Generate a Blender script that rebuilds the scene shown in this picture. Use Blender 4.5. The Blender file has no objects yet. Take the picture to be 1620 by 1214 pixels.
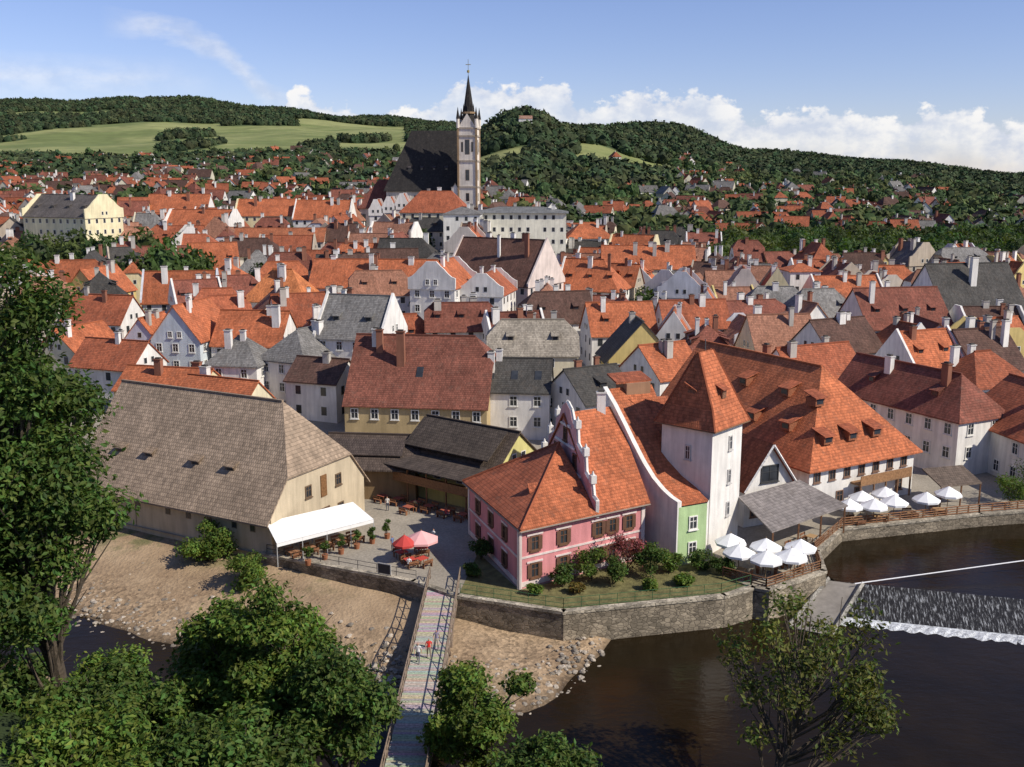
import bpy, math, random
import numpy as np
from mathutils import Vector
sc=bpy.context.scene
rnd=random.Random(7); npr=np.random.default_rng(7)
def link(o): sc.collection.objects.link(o); return o
# ------------------------------------------------------------------ node helpers
class N:
    def __init__(s,name):
        s.m=bpy.data.materials.new(name); s.m.use_nodes=True; s.t=s.m.node_tree
        s.b=s.t.nodes['Principled BSDF']; s.b.inputs['Specular IOR Level'].default_value=.25
    def n(s,ty,**k):
        x=s.t.nodes.new(ty)
        for a,b in k.items(): setattr(x,a,b)
        return x
    def l(s,a,b): s.t.links.new(a,b)
    def math(s,op,a,b=None,c=None,clamp=False):
        x=s.n('ShaderNodeMath',operation=op); x.use_clamp=clamp
        for i,v in enumerate((a,b,c)):
            if v is None: continue
            if isinstance(v,(int,float)): x.inputs[i].default_value=v
            else: s.l(v,x.inputs[i])
        return x.outputs[0]
    def noise(s,vec,scale,detail=4,rough=.6):
        x=s.n('ShaderNodeTexNoise'); x.inputs['Scale'].default_value=scale; x.inputs['Detail'].default_value=detail; x.inputs['Roughness'].default_value=rough
        if vec is not None: s.l(vec,x.inputs['Vector'])
        return x.outputs['Fac']
    def rng(s,v,a,b,c,d):
        x=s.n('ShaderNodeMapRange'); s.l(v,x.inputs[0])
        for i,q in enumerate((a,b,c,d)): x.inputs[i+1].default_value=q
        return x.outputs[0]
    def mix(s,f,a,b,mode='MIX'):
        x=s.n('ShaderNodeMix',data_type='RGBA',blend_type=mode)
        for i,v in ((0,f),(6,a),(7,b)):
            if isinstance(v,(int,float)): x.inputs[i].default_value=v
            elif isinstance(v,tuple): x.inputs[i].default_value=(*v,1) if len(v)==3 else v
            else: s.l(v,x.inputs[i])
        return x.outputs[2]
    def mulv(s,col,val):
        x=s.n('ShaderNodeVectorMath',operation='SCALE')
        if isinstance(col,tuple): x.inputs[0].default_value=col
        else: s.l(col,x.inputs[0])
        s.l(val,x.inputs['Scale']); return x.outputs[0]
    def scalev(s,vec,sc3):
        x=s.n('ShaderNodeVectorMath',operation='MULTIPLY'); s.l(vec,x.inputs[0]); x.inputs[1].default_value=sc3; return x.outputs[0]
    def pos(s): return s.n('ShaderNodeNewGeometry').outputs['Position']
    def col(s): return s.n('ShaderNodeAttribute',attribute_name='Col').outputs['Color']
    def bump(s,h,dist,strength=1):
        x=s.n('ShaderNodeBump'); x.inputs['Distance'].default_value=dist; x.inputs['Strength'].default_value=strength; s.l(h,x.inputs['Height']); s.l(x.outputs[0],s.b.inputs['Normal'])
    def base(s,c,rough=.85):
        s.b.inputs['Roughness'].default_value=rough
        if isinstance(c,tuple): s.b.inputs['Base Color'].default_value=(*c,1)
        else: s.l(c,s.b.inputs['Base Color'])
        return s.m
def m_plaster():
    a=N('plaster'); p=a.pos()
    n1=a.rng(a.noise(p,.25,6,.65),.3,.7,.8,1.08)
    n2=a.rng(a.noise(a.scalev(p,(1.6,1.6,.18)),1,5),.35,.65,.82,1.04)
    n3=a.noise(p,9,3); a.bump(n3,.02)
    return a.base(a.mulv(a.col(),a.math('MULTIPLY',n1,n2)),.92)
def m_roof(name,row,colw,jit,bumpd,patch,lichc,lichf):
    a=N(name); uv=a.n('ShaderNodeUVMap').outputs[0]; sp=a.n('ShaderNodeSeparateXYZ'); a.l(uv,sp.inputs[0])
    p=a.pos()
    wob=a.math('MULTIPLY',a.noise(p,.6,2),row*.5)
    v=a.math('DIVIDE',a.math('ADD',sp.outputs[1],wob),row); vf=a.math('FLOOR',v); vr=a.math('FRACT',v)
    u=a.math('ADD',a.math('DIVIDE',sp.outputs[0],colw),a.math('MULTIPLY',vf,.5)); uf=a.math('FLOOR',u); ur=a.math('FRACT',u)
    cb=a.n('ShaderNodeCombineXYZ'); a.l(uf,cb.inputs[0]); a.l(vf,cb.inputs[1])
    wn=a.n('ShaderNodeTexWhiteNoise',noise_dimensions='3D'); a.l(cb.outputs[0],wn.inputs['Vector'])
    r=a.rng(wn.outputs[0],0,1,1-jit,1+jit)
    pn=a.rng(a.noise(p,.33,6,.7),.32,.68,1-patch,1+patch*.7)
    edge=a.rng(vr,0,.22,.6,1)
    st=a.rng(a.noise(a.scalev(uv,(1.2,.15,1)),1.3,4),.35,.7,1.05,.78)
    f=a.math('MULTIPLY',a.math('MULTIPLY',r,pn),a.math('MULTIPLY',edge,st))
    c=a.mulv(a.col(),f)
    lich=a.rng(a.noise(p,1.1,6,.75),.53,.72,0,lichf)
    c=a.mix(lich,c,lichc)
    uu=a.math('ABSOLUTE',a.math('SUBTRACT',ur,.5))
    h=a.math('SUBTRACT',a.math('MULTIPLY',vr,-1),a.math('MULTIPLY',a.math('MULTIPLY',uu,uu),2))
    a.bump(h,bumpd)
    return a.base(c,.85)
def m_attr(name,rough=.7,nz=3,amt=.12,bump=0):
    a=N(name); p=a.pos(); f=a.rng(a.noise(p,nz,4),.3,.7,1-amt,1+amt)
    if bump: a.bump(a.noise(p,nz*4,3),bump)
    return a.base(a.mulv(a.col(),f),rough)
def m_glass():
    a=N('window_glass'); p=a.pos(); f=a.noise(p,.9,1)
    c=a.mix(f,(.012,.014,.018),(.06,.065,.07)); m=a.base(c,.12); a.b.inputs['Specular IOR Level'].default_value=.5; return m
def m_stone():
    a=N('stone_masonry'); uv=a.n('ShaderNodeUVMap').outputs[0]
    v=a.n('ShaderNodeTexVoronoi',feature='DISTANCE_TO_EDGE'); v.inputs['Scale'].default_value=1; sv=a.scalev(uv,(2.0,3.4,1)); a.l(sv,v.inputs['Vector'])
    v2=a.n('ShaderNodeTexVoronoi'); v2.inputs['Scale'].default_value=1; a.l(sv,v2.inputs['Vector'])
    sx=a.n('ShaderNodeSeparateColor'); a.l(v2.outputs['Color'],sx.inputs[0])
    e=a.rng(v.outputs['Distance'],0,.09,.5,1); r=a.rng(sx.outputs[0],0,1,.65,1.3); n=a.rng(a.noise(a.pos(),.5,5),.3,.7,.5,1.2)
    a.bump(e,.05); return a.base(a.mulv(a.col(),a.math('MULTIPLY',a.math('MULTIPLY',e,r),n)),.95)
def m_leaf():
    a=N('leaves'); c=a.mulv(a.col(),a.rng(a.noise(a.pos(),.5,3),.3,.7,.7,1.25)); a.b.inputs['Specular IOR Level'].default_value=.2
    m=a.base(c,.6)
    tr=a.n('ShaderNodeBsdfTranslucent'); a.l(a.mix(1.0,c,(1.5,1.6,.5),'MULTIPLY'),tr.inputs[0])
    mx=a.n('ShaderNodeMixShader'); mx.inputs[0].default_value=.3
    a.l(a.b.outputs[0],mx.inputs[1]); a.l(tr.outputs[0],mx.inputs[2]); a.l(mx.outputs[0],a.t.nodes['Material Output'].inputs[0]); return m
def m_forest():
    a=N('forest_foliage'); c=a.mulv(a.col(),a.rng(a.noise(a.pos(),.35,4,.7),.3,.7,.6,1.4)); return a.base(c,.9)
def m_ground():
    a=N('cobble_ground'); p=a.pos(); n=a.rng(a.noise(p,.12,6,.7),.3,.7,.75,1.1); k=a.n('ShaderNodeTexVoronoi'); k.inputs['Scale'].default_value=4; a.l(p,k.inputs['Vector'])
    kk=a.rng(k.outputs['Distance'],0,.7,1.08,.8); a.bump(k.outputs['Distance'],.02)
    return a.base(a.mulv((.38,.335,.265),a.math('MULTIPLY',n,kk)),.9)
def m_terrain():
    a=N('countryside_terrain'); p=a.pos(); n=a.noise(p,.006,6,.6); n2=a.rng(a.noise(p,.03,5),.3,.7,.78,1.2)
    c=a.mix(a.rng(n,.42,.58,0,1),(.15,.18,.055),(.26,.27,.1))
    c=a.mix(a.col(),c,(.045,.07,.025)); return a.base(a.mulv(c,n2),.95)
def m_bank():
    a=N('riverbank'); p=a.pos(); sp=a.n('ShaderNodeSeparateXYZ'); a.l(p,sp.inputs[0])
    n=a.noise(p,.22,7,.7); v=a.n('ShaderNodeTexVoronoi'); v.inputs['Scale'].default_value=3.2; a.l(p,v.inputs['Vector'])
    sx=a.n('ShaderNodeSeparateColor'); a.l(v.outputs['Color'],sx.inputs[0])
    soil=a.mix(a.rng(n,.35,.65,0,1),(.27,.185,.11),(.43,.31,.19))
    peb=a.mulv(soil,a.rng(sx.outputs[0],0,1,.6,1.25))
    lo=a.rng(a.math('ADD',sp.outputs[2],a.math('MULTIPLY',n,1.5)),-1.5,-.7,1,0)
    c=a.mix(lo,soil,peb)
    wet=a.rng(sp.outputs[2],-2.95,-2.6,.3,1); c=a.mulv(c,wet)
    g=a.rng(a.noise(p,.35,5),.47,.6,0,.85); g=a.math('MULTIPLY',g,a.rng(sp.outputs[2],-1.4,-.8,0,1)); c=a.mix(g,c,(.11,.125,.045))
    near=a.rng(sp.outputs[1],72,78,1,0); nl=a.math('MULTIPLY',near,a.rng(sp.outputs[2],-2.6,-2.1,0,1)); c=a.mix(nl,c,(.035,.055,.018))
    a.bump(a.math('ADD',a.noise(p,2.5,6),a.math('MULTIPLY',v.outputs['Distance'],.3)),.15); return a.base(c,.95)
def m_water():
    a=N('river_water'); p=a.pos(); n=a.noise(a.scalev(p,(1,1.8,1)),.8,5,.6)
    a.bump(n,.08,.45); c=a.mix(a.noise(p,.15,4),(.005,.004,.002),(.026,.016,.006)); m=a.base(c,.1); a.b.inputs['Specular IOR Level'].default_value=.2; a.b.inputs['IOR'].default_value=1.33; return m
def m_weir(th):
    a=N('weir_water'); uv=a.n('ShaderNodeUVMap').outputs[0]
    n=a.noise(a.scalev(uv,(4.5,.6,1)),1.3,7,.75)
    c=a.mix(a.rng(n,th,th+.22,0,1),(.02,.018,.015),(.74,.76,.76)); a.bump(n,.15); return a.base(c,.4)
MP=m_plaster(); MT=m_roof('clay_tile',.36,.24,.24,.05,.3,(.15,.11,.08),.4); MS=m_roof('wood_shingle',.42,.3,.22,.05,.24,(.16,.13,.1),.3)
MG=m_glass(); MW=m_attr('painted_wood',.7,4,.15); MST=m_stone(); ML=m_leaf(); MF=m_forest(); MB_=m_attr('bark',.9,6,.35,.05)
MC=m_attr('cloth',.8,2,.05); MM=m_attr('rough_wood',.85,5,.35,.03); MGR=m_attr('grass',.95,1.2,.4,.1)
MATS=[MP,MT,MS,MG,MW,MST,MC,MM,ML,MB_,MGR]
PL,TI,SH,GL,WD,STN,CL,RW,LF,BK,GR=range(11)
WHITE=(.8,.765,.7);CREAM=(.74,.66,.46)
# ------------------------------------------------------------------ mesh builder
class MB:
    def __init__(s): s.v=[];s.f=[];s.m=[];s.c=[];s.uv=[];s.o=(0,0,0);s.cs=(1,0)
    def frame(s,x,y,z,r): s.o=(x,y,z); s.cs=(math.cos(r),math.sin(r))
    def face(s,pts,m,col=(.5,.5,.5)):
        c,n=s.cs; ox,oy,oz=s.o
        w=[(ox+p[0]*c-p[1]*n,oy+p[0]*n+p[1]*c,oz+p[2]) for p in pts]
        i=len(s.v); s.v+=w; s.f.append(tuple(range(i,i+len(w)))); s.m.append(m)
        a,b,d=w[0],w[1],w[2]
        e=(b[0]-a[0],b[1]-a[1],b[2]-a[2]); g=(d[0]-a[0],d[1]-a[1],d[2]-a[2])
        nx=e[1]*g[2]-e[2]*g[1];ny=e[2]*g[0]-e[0]*g[2];nz=e[0]*g[1]-e[1]*g[0]
        h=math.hypot(nx,ny); L=math.sqrt(nx*nx+ny*ny+nz*nz) or 1
        if h/L<.02: u=(1,0,0);v=(0,1,0)
        else:
            u=(-ny/h,nx/h,0); nx/=L;ny/=L;nz/=L; v=(ny*u[2]-nz*u[1],nz*u[0]-nx*u[2],nx*u[1]-ny*u[0])
        for p in w:
            s.c.append((*col,1)); s.uv.append((p[0]*u[0]+p[1]*u[1],p[0]*v[0]+p[1]*v[1]+p[2]*v[2]))
    def box(s,c,u,hu,hn,hz,m,col,bot=True):
        n=(-u[1],u[0]); P=lambda a,b,d:(c[0]+u[0]*a*hu+n[0]*b*hn,c[1]+u[1]*a*hu+n[1]*b*hn,c[2]+d*hz)
        q=[P(-1,-1,-1),P(1,-1,-1),P(1,1,-1),P(-1,1,-1),P(-1,-1,1),P(1,-1,1),P(1,1,1),P(-1,1,1)]
        for f in ((4,5,6,7),(0,1,5,4),(1,2,6,5),(2,3,7,6),(3,0,4,7))+(((3,2,1,0),) if bot else ()): s.face([q[i] for i in f],m,col)
    def slab(s,pts,t,m,col,m2=None,col2=None,nrm=None):
        d=nrm or (0,0,t); top=[(p[0]+d[0],p[1]+d[1],p[2]+d[2]) for p in pts]
        m2=m if m2 is None else m2; col2=col if col2 is None else col2
        s.face(top,m,col); s.face(pts[::-1],m2,col2); k=len(pts)
        for i in range(k): j=(i+1)%k; s.face([pts[i],pts[j],top[j],top[i]],m2,col2)
    def beam(s,a,b,r,m,col,r2=None,k=4):
        a=Vector(a);b=Vector(b);r2=r if r2 is None else r2; d=(b-a).normalized(); x=d.orthogonal().normalized() if abs(d.z)<.99 else Vector((1,0,0)); y=d.cross(x)
        A=[a+(x*math.cos(t)+y*math.sin(t))*r for t in [2*math.pi*(i+.5)/k for i in range(k)]]
        B=[b+(x*math.cos(t)+y*math.sin(t))*r2 for t in [2*math.pi*(i+.5)/k for i in range(k)]]
        for i in range(k): j=(i+1)%k; s.face([A[i],A[j],B[j],B[i]],m,col)
        s.face(A[::-1],m,col); s.face(B,m,col)
    def win(s,p,u,w,h,det=0,fc=(.7,.68,.62),out=1):
        n=(u[1],-u[0]); q=lambda a,b,z:(p[0]+u[0]*a+n[0]*b,p[1]+u[1]*a+n[1]*b,p[2]+z)
        if det==0:
            s.face([q(-w/2-.1,.03,-.1),q(w/2+.1,.03,-.1),q(w/2+.1,.03,h+.1),q(-w/2-.1,.03,h+.1)],WD,fc)
            s.face([q(-w/2,.045,0),q(w/2,.045,0),q(w/2,.045,h),q(-w/2,.045,h)],GL)
        else:
            s.face([q(-w/2,.02,0),q(w/2,.02,0),q(w/2,.02,h),q(-w/2,.02,h)],GL)
            t=.06
            for a,z,ha,hz in ((-w/2-t,h/2,t,h/2+.12),(w/2+t,h/2,t,h/2+.12),(0,h+t,w/2,t),(0,-t,w/2,t)): s.box(q(a,.05,z),u,ha,.05,hz,WD,fc)
            s.box(q(0,.04,h/2),u,.03,.03,h/2,WD,fc); s.box(q(0,.038,h*.62),u,w/2,.028,.025,WD,fc)
            s.box(q(0,.09,-.18),u,w/2+.22,.1,.05,WD,fc)
    def wins(s,a,b,z0,z1,sp=2.7,w=.95,h=1.35,det=0,fc=(.7,.68,.62),skip=.08,st=3.1):
        L=math.hypot(b[0]-a[0],b[1]-a[1]); u=((b[0]-a[0])/L,(b[1]-a[1])/L); k=max(1,int((L-1.2)/sp)); z=z1-h-.75
        while z>z0-.3:
            for i in range(k):
                if rnd.random()<skip: continue
                d=L*(i+.5)/k; s.win((a[0]+u[0]*d,a[1]+u[1]*d,z),u,w,h,det,fc)
            z-=st
    def done(s,name,parent=None,smooth=False):
        used=sorted(set(s.m)); mp={m:i for i,m in enumerate(used)}
        me=bpy.data.meshes.new(name); me.from_pydata(s.v,[],s.f)
        for m in used: me.materials.append(MATS[m])
        me.polygons.foreach_set('material_index',[mp[m] for m in s.m])
        ca=me.color_attributes.new('Col','FLOAT_COLOR','POINT'); ca.data.foreach_set('color',np.array(s.c,dtype=np.float32).ravel())
        ul=me.uv_layers.new(name='UVMap'); ul.data.foreach_set('uv',np.array(s.uv,dtype=np.float32).ravel())
        return link(bpy.data.objects.new(name,me))
def chimney(b,x,y,z0,z1,col=None,w=.45):
    col=col or rnd.choice([WHITE,WHITE,(.5,.46,.4),(.3,.13,.08)])
    b.box((x,y,(z0+z1)/2),(1,0),w,w*.7,(z1-z0)/2,PL,col); b.box((x,y,z1+.08),(1,0),w+.1,w*.7+.1,.08,PL,tuple(c*.8 for c in col))
    b.box((x,y,z1+.26),(1,0),w*.7,w*.45,.1,PL,(.08,.07,.06))
def house(x,y,L,W,h,r,rot,hf=(0,0),wc=WHITE,rc=(.4,.1,.045),rm=TI,z=None,ch=2,dm=0,det=0,par=0,name='town_house',b=None,wn=True,o=.4,st=3.1,dmc=None,sky=0,fc=(.7,.68,.62)):
    own=b is None
    if own: b=MB()
    if z is None: z=float(TZ(x,y))
    b.frame(x,y,z,math.radians(rot)); g=.25; s=r/(W/2); he=h-o*s; X=L/2;Y=W/2
    cor=[(-X,-Y),(X,-Y),(X,Y),(-X,Y)]
    for i in range(4):
        a,c=cor[i],cor[(i+1)%4]; b.face([(*a,-4),(*c,-4),(*c,h),(*a,h)],PL,wc)
        if wn: b.wins(a,c,.9,h,det=det,st=st,fc=fc)
    pts={}
    for e,f in ((-1,hf[0]),(1,hf[1])):
        if f>=1: ex=X+o;yb=Y+o;zb=he;ins=X-Y*.85
        else: ex=X+g; yb=Y*f; zb=h+r*(1-f); ins=X-Y*f*.85 if f>0 else ex
        ins=max(ins,.2)
        pts[e]=(ex*e,yb,zb,ins*e,f)
        if f<1:
            gw=[(e*X,-Y,h),(e*X,Y,h)]+([(e*X,0,h+r-.02)] if f==0 else [(e*X,yb,zb),(e*X,-yb,zb)])
            if e<0: gw=gw[::-1]
            b.face(gw,PL,wc)
            if wn and r>3.5:
                zz=h+.5; u=(0,e)
                for d in ((-.9,.9) if W>8 else (0,)): b.win((e*X,d,zz),u,.7,.95,det,fc)
        if f>0: b.slab([(ex*e,-yb*e,zb),(ex*e,yb*e,zb),(ins*e,0,h+r)],.18,rm,rc)
    for sy in (-1,1):
        P=[]
        for e in (-1,1):
            ex,yb,zb,ins,f=pts[e]; q=[(ex,sy*(Y+o),he)]
            if 0<f<1: q.append((ex,sy*yb,zb))
            q.append((ins,0,h+r)); P.append(q)
        poly=P[0][:1]+P[1]+P[0][1:][::-1] if sy<0 else P[1][:1]+P[0]+P[1][1:][::-1]
        b.slab(poly,.18,rm,rc)
    b.box(((pts[-1][3]+pts[1][3])/2,0,h+r+.2),(1,0),(pts[1][3]-pts[-1][3])/2,.16,.1,PL,tuple(c*.85 for c in rc))
    if par:
        for e in (-1,1):
            if pts[e][4]>0: continue
            p=[(e*(X-.12),-Y-.3,h-.5),(e*(X-.12),-Y-.3,h+.5),(e*(X-.12),0,h+r+.7),(e*(X-.12),Y+.3,h+.5),(e*(X-.12),Y+.3,h-.5)]
            if par==2:
                p=[(e*(X-.12),-Y-.3,h-.5)]; k=3
                for i in range(k):
                    yy=-Y-.3+(Y)*i/k; z2=h+.7+r*(i+1)/k*.95; p+=[(e*(X-.12),yy,z2-(r/k*.55 if i else .3)),(e*(X-.12),yy+Y/k*.5,z2)]
                p+=[(a[0],-a[1],a[2]) for a in p[::-1]]
            if e<0: p=p[::-1]
            b.slab(p,0,PL,wc,nrm=(e*.42,0,0))
            for d in (-.9,.9):
                if wn: b.win((e*(X+.3),d,h+.6),(0,e),.7,1,det,fc)
    for i in range(ch):
        cx=rnd.uniform(-X*.75,X*.75); cy=rnd.uniform(-Y*.45,Y*.45); zr=h+r-abs(cy)*s; chimney(b,cx,cy,zr-.8,h+r+rnd.uniform(.7,1.6),w=rnd.uniform(.35,.7))
    for i in range(dm):
        for sy in (-1,1):
            cx=-X+L*(i+.5)/dm; dormer(b,cx,sy,Y,h,s,r,rm,dmc or rc,det)
    for i in range(sky):
        cx=-X+L*(i+.5)/sky; yy=-Y*.55; zc=h+(Y+yy)*s+.2
        b.slab([(cx-.5,yy-.6,zc-.6*s),(cx+.5,yy-.6,zc-.6*s),(cx+.5,yy+.6,zc+.6*s),(cx-.5,yy+.6,zc+.6*s)],.08,GL,(.1,.1,.1),WD,(.1,.1,.1))
    if own: return b.done(name)
def dormer(b,cx,sy,Y,h,s,r,rm,rc,det=0,w=1.2,t=.38,hh=.85):
    y0=Y*(1-t); z0=h+(Y-y0)*s+.1; s2=s*.35; run=hh/(s-s2); y1=y0-run; z1=z0+hh+run*s2
    a=(cx-w/2,sy*y0);c=(cx+w/2,sy*y0)
    fr=[(a[0],a[1],z0-.1),(c[0],c[1],z0-.1),(c[0],c[1],z0+hh),(a[0],a[1],z0+hh)]
    if sy>0: fr=fr[::-1]
    b.face(fr,WD,tuple(q*.6 for q in rc))
    e=sy*.03; fr=[(a[0]+.2,a[1]+e,z0+.12),(c[0]-.2,a[1]+e,z0+.12),(c[0]-.2,a[1]+e,z0+hh-.15),(a[0]+.2,a[1]+e,z0+hh-.15)]
    b.face(fr if sy<0 else fr[::-1],GL)
    for q in (a,c): b.face([(q[0],sy*y0,z0-.1),(q[0],sy*y0,z0+hh),(q[0],sy*y1,z1)],rm,tuple(k*.75 for k in rc))
    yo=y0+.3; zo=z0+hh-.3*s2
    p=[(a[0]-.15,sy*yo,zo),(c[0]+.15,sy*yo,zo),(c[0]+.15,sy*y1,z1),(a[0]-.15,sy*y1,z1)]
    b.slab(p if sy<0 else p[::-1],.1,rm,rc)
# ------------------------------------------------------------------ terrain heights
KS=np.array([-.49,-.339,-.23,-.151,-.0665,.012,.0665,.151,.236,.357,.49]); YS=np.array([450,600,800,1000,1150,1300,1700,2200,2800,3600],float)
PY=np.array([[365,318,285,265,257,250,226,196,165,195],[365,318,285,265,257,250,226,192,158,195],[365,318,285,262,254,246,222,198,174,205],
[365,318,290,265,255,245,226,205,188,212],[340,320,290,262,248,242,222,206,198,220],[370,330,285,235,182,188,235,245,238,245],
[390,340,295,252,220,212,210,222,232,245],[400,345,300,275,258,246,202,218,232,245],[400,350,312,290,280,272,254,246,248,252],
[400,355,318,296,287,281,268,260,262,264],[400,360,332,315,307,299,290,284,286,286]],float)
ZT=38+YS[None,:]*(281-PY)*.000595
def TZ(x,y):
    x=np.asarray(x,float);y=np.asarray(y,float); k=np.clip(x/np.maximum(y,1),KS[0],KS[-1]); yy=np.clip(y,450,3600)
    i=np.clip(np.searchsorted(KS,k)-1,0,len(KS)-2); j=np.clip(np.searchsorted(YS,yy)-1,0,len(YS)-2)
    a=(k-KS[i])/(KS[i+1]-KS[i]); a=a*a*(3-2*a); b=(yy-YS[j])/(YS[j+1]-YS[j])
    z=(ZT[i,j]*(1-a)+ZT[i+1,j]*a)*(1-b)+(ZT[i,j+1]*(1-a)+ZT[i+1,j+1]*a)*b
    am=np.clip((y-550)/900,0,2)
    z=z+am*(2*np.sin(x*.011+1)*np.cos(y*.008)+1.2*np.sin(x*.027+y*.013))
    return z*np.clip((y-140)/310,0,1)
def grid(name,X,Y,Z,mat,cols=None,smooth=True):
    r,c=X.shape; V=np.stack([X,Y,Z],-1).reshape(-1,3); idx=np.arange(r*c).reshape(r,c)
    F=np.stack([idx[:-1,:-1],idx[:-1,1:],idx[1:,1:],idx[1:,:-1]],-1).reshape(-1,4)
    return raw(name,V,F,[mat],None,cols,smooth)
def raw(name,V,F,mats,mi=None,cols=None,smooth=False):
    me=bpy.data.meshes.new(name); k=F.shape[1]; n=len(F)
    me.vertices.add(len(V)); me.vertices.foreach_set('co',V.astype(np.float32).ravel())
    me.loops.add(n*k); me.loops.foreach_set('vertex_index',F.astype(np.int32).ravel())
    me.polygons.add(n); me.polygons.foreach_set('loop_start',np.arange(0,n*k,k,dtype=np.int32)); 
    for m in mats: me.materials.append(m)
    if mi is not None: me.polygons.foreach_set('material_index',mi.astype(np.int32))
    me.polygons.foreach_set('use_smooth',np.full(n,smooth))
    me.update(calc_edges=True)
    if cols is not None:
        ca=me.color_attributes.new('Col','FLOAT_COLOR','POINT'); ca.data.foreach_set('color',np.concatenate([cols,np.ones((len(cols),1))],1).astype(np.float32).ravel())
    return link(bpy.data.objects.new(name,me))
def wood(x,y):
    """1 where the countryside is wooded, 0 on meadow"""
    k=x/y; nz=np.sin(x*.0065+y*.004)+np.sin(x*.013-y*.009+2)*.7+np.sin(x*.031+y*.022)*.4
    n2=np.sin(x*.0061-y*.0031+1)+np.sin(x*.0111+y*.0062)*.6+np.sin(x*.023-y*.017)*.4
    w=(nz>.1).astype(float)
    hedge=(np.abs(np.sin(y*.0085+x*.0012+np.sin(x*.006)*1.2+np.sin(x*.0023))+.25*np.sin(x*.03))>.995)&(np.sin(x*.009+y*.003)>-.1)&(np.sin(x*.021)>-.3)
    w=np.where((k<-.1)&(y>1250)&(y<2150),(n2>1.05)|hedge,w)
    w=np.where((k<-.1)&(y>=2150)&(y<2480),n2>.1,w)
    w=np.where((k<-.1)&(y>=2480),1,w); w=np.where((k<-.2)&(y<1250),nz>.7,w)
    w=np.where((k>-.17)&(k<-.05)&(y>1250)&(y<1700),nz>.9,w); w=np.where((k>-.1)&(k<-.05)&(y>=1700),nz>-.6,w)
    w=np.where((k>=-.05)&(k<.16)&(y>760),1,w)
    w=np.where((k>.06)&(k<.15)&(y>930+420*(k-.06))&(y<1130),n2>1.1,w); w=np.where((k>-.04)&(k<.012)&(y>890)&(y<1010),0,w)
    w=np.where((k>.15)&(y>1250),nz>-1.2,w); w=np.where((k>.15)&(k<.45)&(y<1250)&(y>800),nz>.2,w); w=np.where((k>.26)&(k<.34)&(y>1260)&(y<1480),0,w)
    return w
ks=np.linspace(-1.3,1.3,131); ys=np.arange(138,466,8.); Kg,Yg=np.meshgrid(ks,ys); Xg=Kg*Yg; 
MGD=m_ground(); grid('old_town_ground',Xg,Yg,TZ(Xg,Yg)-.02,MGD)
ks=np.linspace(-1.3,1.3,361); ys=np.concatenate([np.geomspace(458,3600,170),[5000,9000]])
Kg,Yg=np.meshgrid(ks,ys); Xg=Kg*Yg; Zg=TZ(Xg,Yg); Zg=np.where(Yg>3700,Zg*.5,Zg)-.02
grid('hills_terrain',Xg,Yg,Zg,m_terrain(),np.repeat(wood(Xg,Yg).ravel()[:,None],3,1))
edge=[(-300,215),(-200,170),(-75,132),(-51,112),(-25.7,98.4),(-9.4,91.1),(-5.1,87.7),(4.6,84.2),(19.6,87.7),(22.7,89.6),(24,89.0),(30.6,93.6),(31.5,99),(36.2,106),(53.8,110.9),(90,118),(200,150),(300,190)]
b=MB()
for (x0,y0),(x1,y1) in zip(edge,edge[1:]): b.face([(x0,y0,.0),(x1,y1,.0),(x1,260,0.0),(x0,260,0.0)],GR,(.3,.3,.3))
g=b.done('town_square_paving'); g.data.materials.clear(); g.data.materials.append(MGD)
b=MB()
for i,((x0,y0),(x1,y1)) in enumerate(zip(edge[4:],edge[5:])):
    L=math.hypot(x1-x0,y1-y0); u=((x1-x0)/L,(y1-y0)/L); cx,cy=(x0+x1)/2,(y0+y1)/2
    b.box((cx,cy,-3.1),u,L/2+.1,.25,3.1,STN,(.3,.25,.18)); b.box((cx,cy,.12),u,L/2+.16,.32,.14,STN,(.48,.42,.32))
b.done('stone_embankment_wall')
WZ=-2.9
SHORE=[(-160,125),(-52,94),(-31,84.5),(-14,76.5),(-4,71),(2,73),(5.7,78),(8.2,82),(11,96),(170,160)]
def itn(x,t): a=np.array(t,float); return np.interp(x,a[:,0],a[:,1])
def farbank(x,y): return np.clip(WZ+.13*(y-itn(x,SHORE)),-5,itn(x,[(-60,.15),(-42,-.25),(-26,-.7),(-18,-1.3),(-8,-1.7),(0,-2.4),(20,-2.6)]))
gx=np.arange(-160,170,1.3); gy=np.arange(-40,150,1.3); GX,GY=np.meshgrid(gx,gy)
nz=np.sin(GX*.9)*np.cos(GY*.8+1)*.06+np.sin(GX*.31+GY*.27)*.1
yn=itn(GX,[(-160,115),(-60,87),(-42,80),(-25,68.5),(-10,61),(0,57),(12,55),(30,48),(170,28)])
nr=np.minimum(WZ+.5*(yn-GY),24)+nz*2
in_town=(GY>itn(GX,edge)+1.2)&(GX<-40); fb=farbank(GX,GY)+nz; fb=np.where(in_town,-.4,fb)
grid('riverbank_terrain',GX,GY,np.maximum(np.maximum(fb,nr),-5),m_bank())
MWt=m_water()
b=MB(); b.face([(-160,20,WZ),(170,20,WZ),(170,96,WZ),(36,98,WZ),(10,94,WZ),(-160,150,WZ)],GL)
o=b.done('river_water'); o.data.materials[0]=MWt
cr=[(32.2,94.5),(48.7,90.1),(75,83.4),(170,60)]; UZ=-1.3
b=MB(); b.face([(x,y,UZ) for x,y in cr]+[(240,120,UZ),(240,170,UZ),(90,119,UZ),(53.8,111.5,UZ),(36.2,106.5,UZ),(31,99,UZ)],GL)
o=b.done('upstream_river_water'); o.data.materials[0]=MWt
b=MB()
for (x0,y0),(x1,y1) in zip(cr,cr[1:]): b.face([(x0-3,y0-5.2,WZ+.03),(x1-3,y1-5.2,WZ+.03),(x1,y1,UZ+.03),(x0,y0,UZ+.03)],GL)
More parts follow.
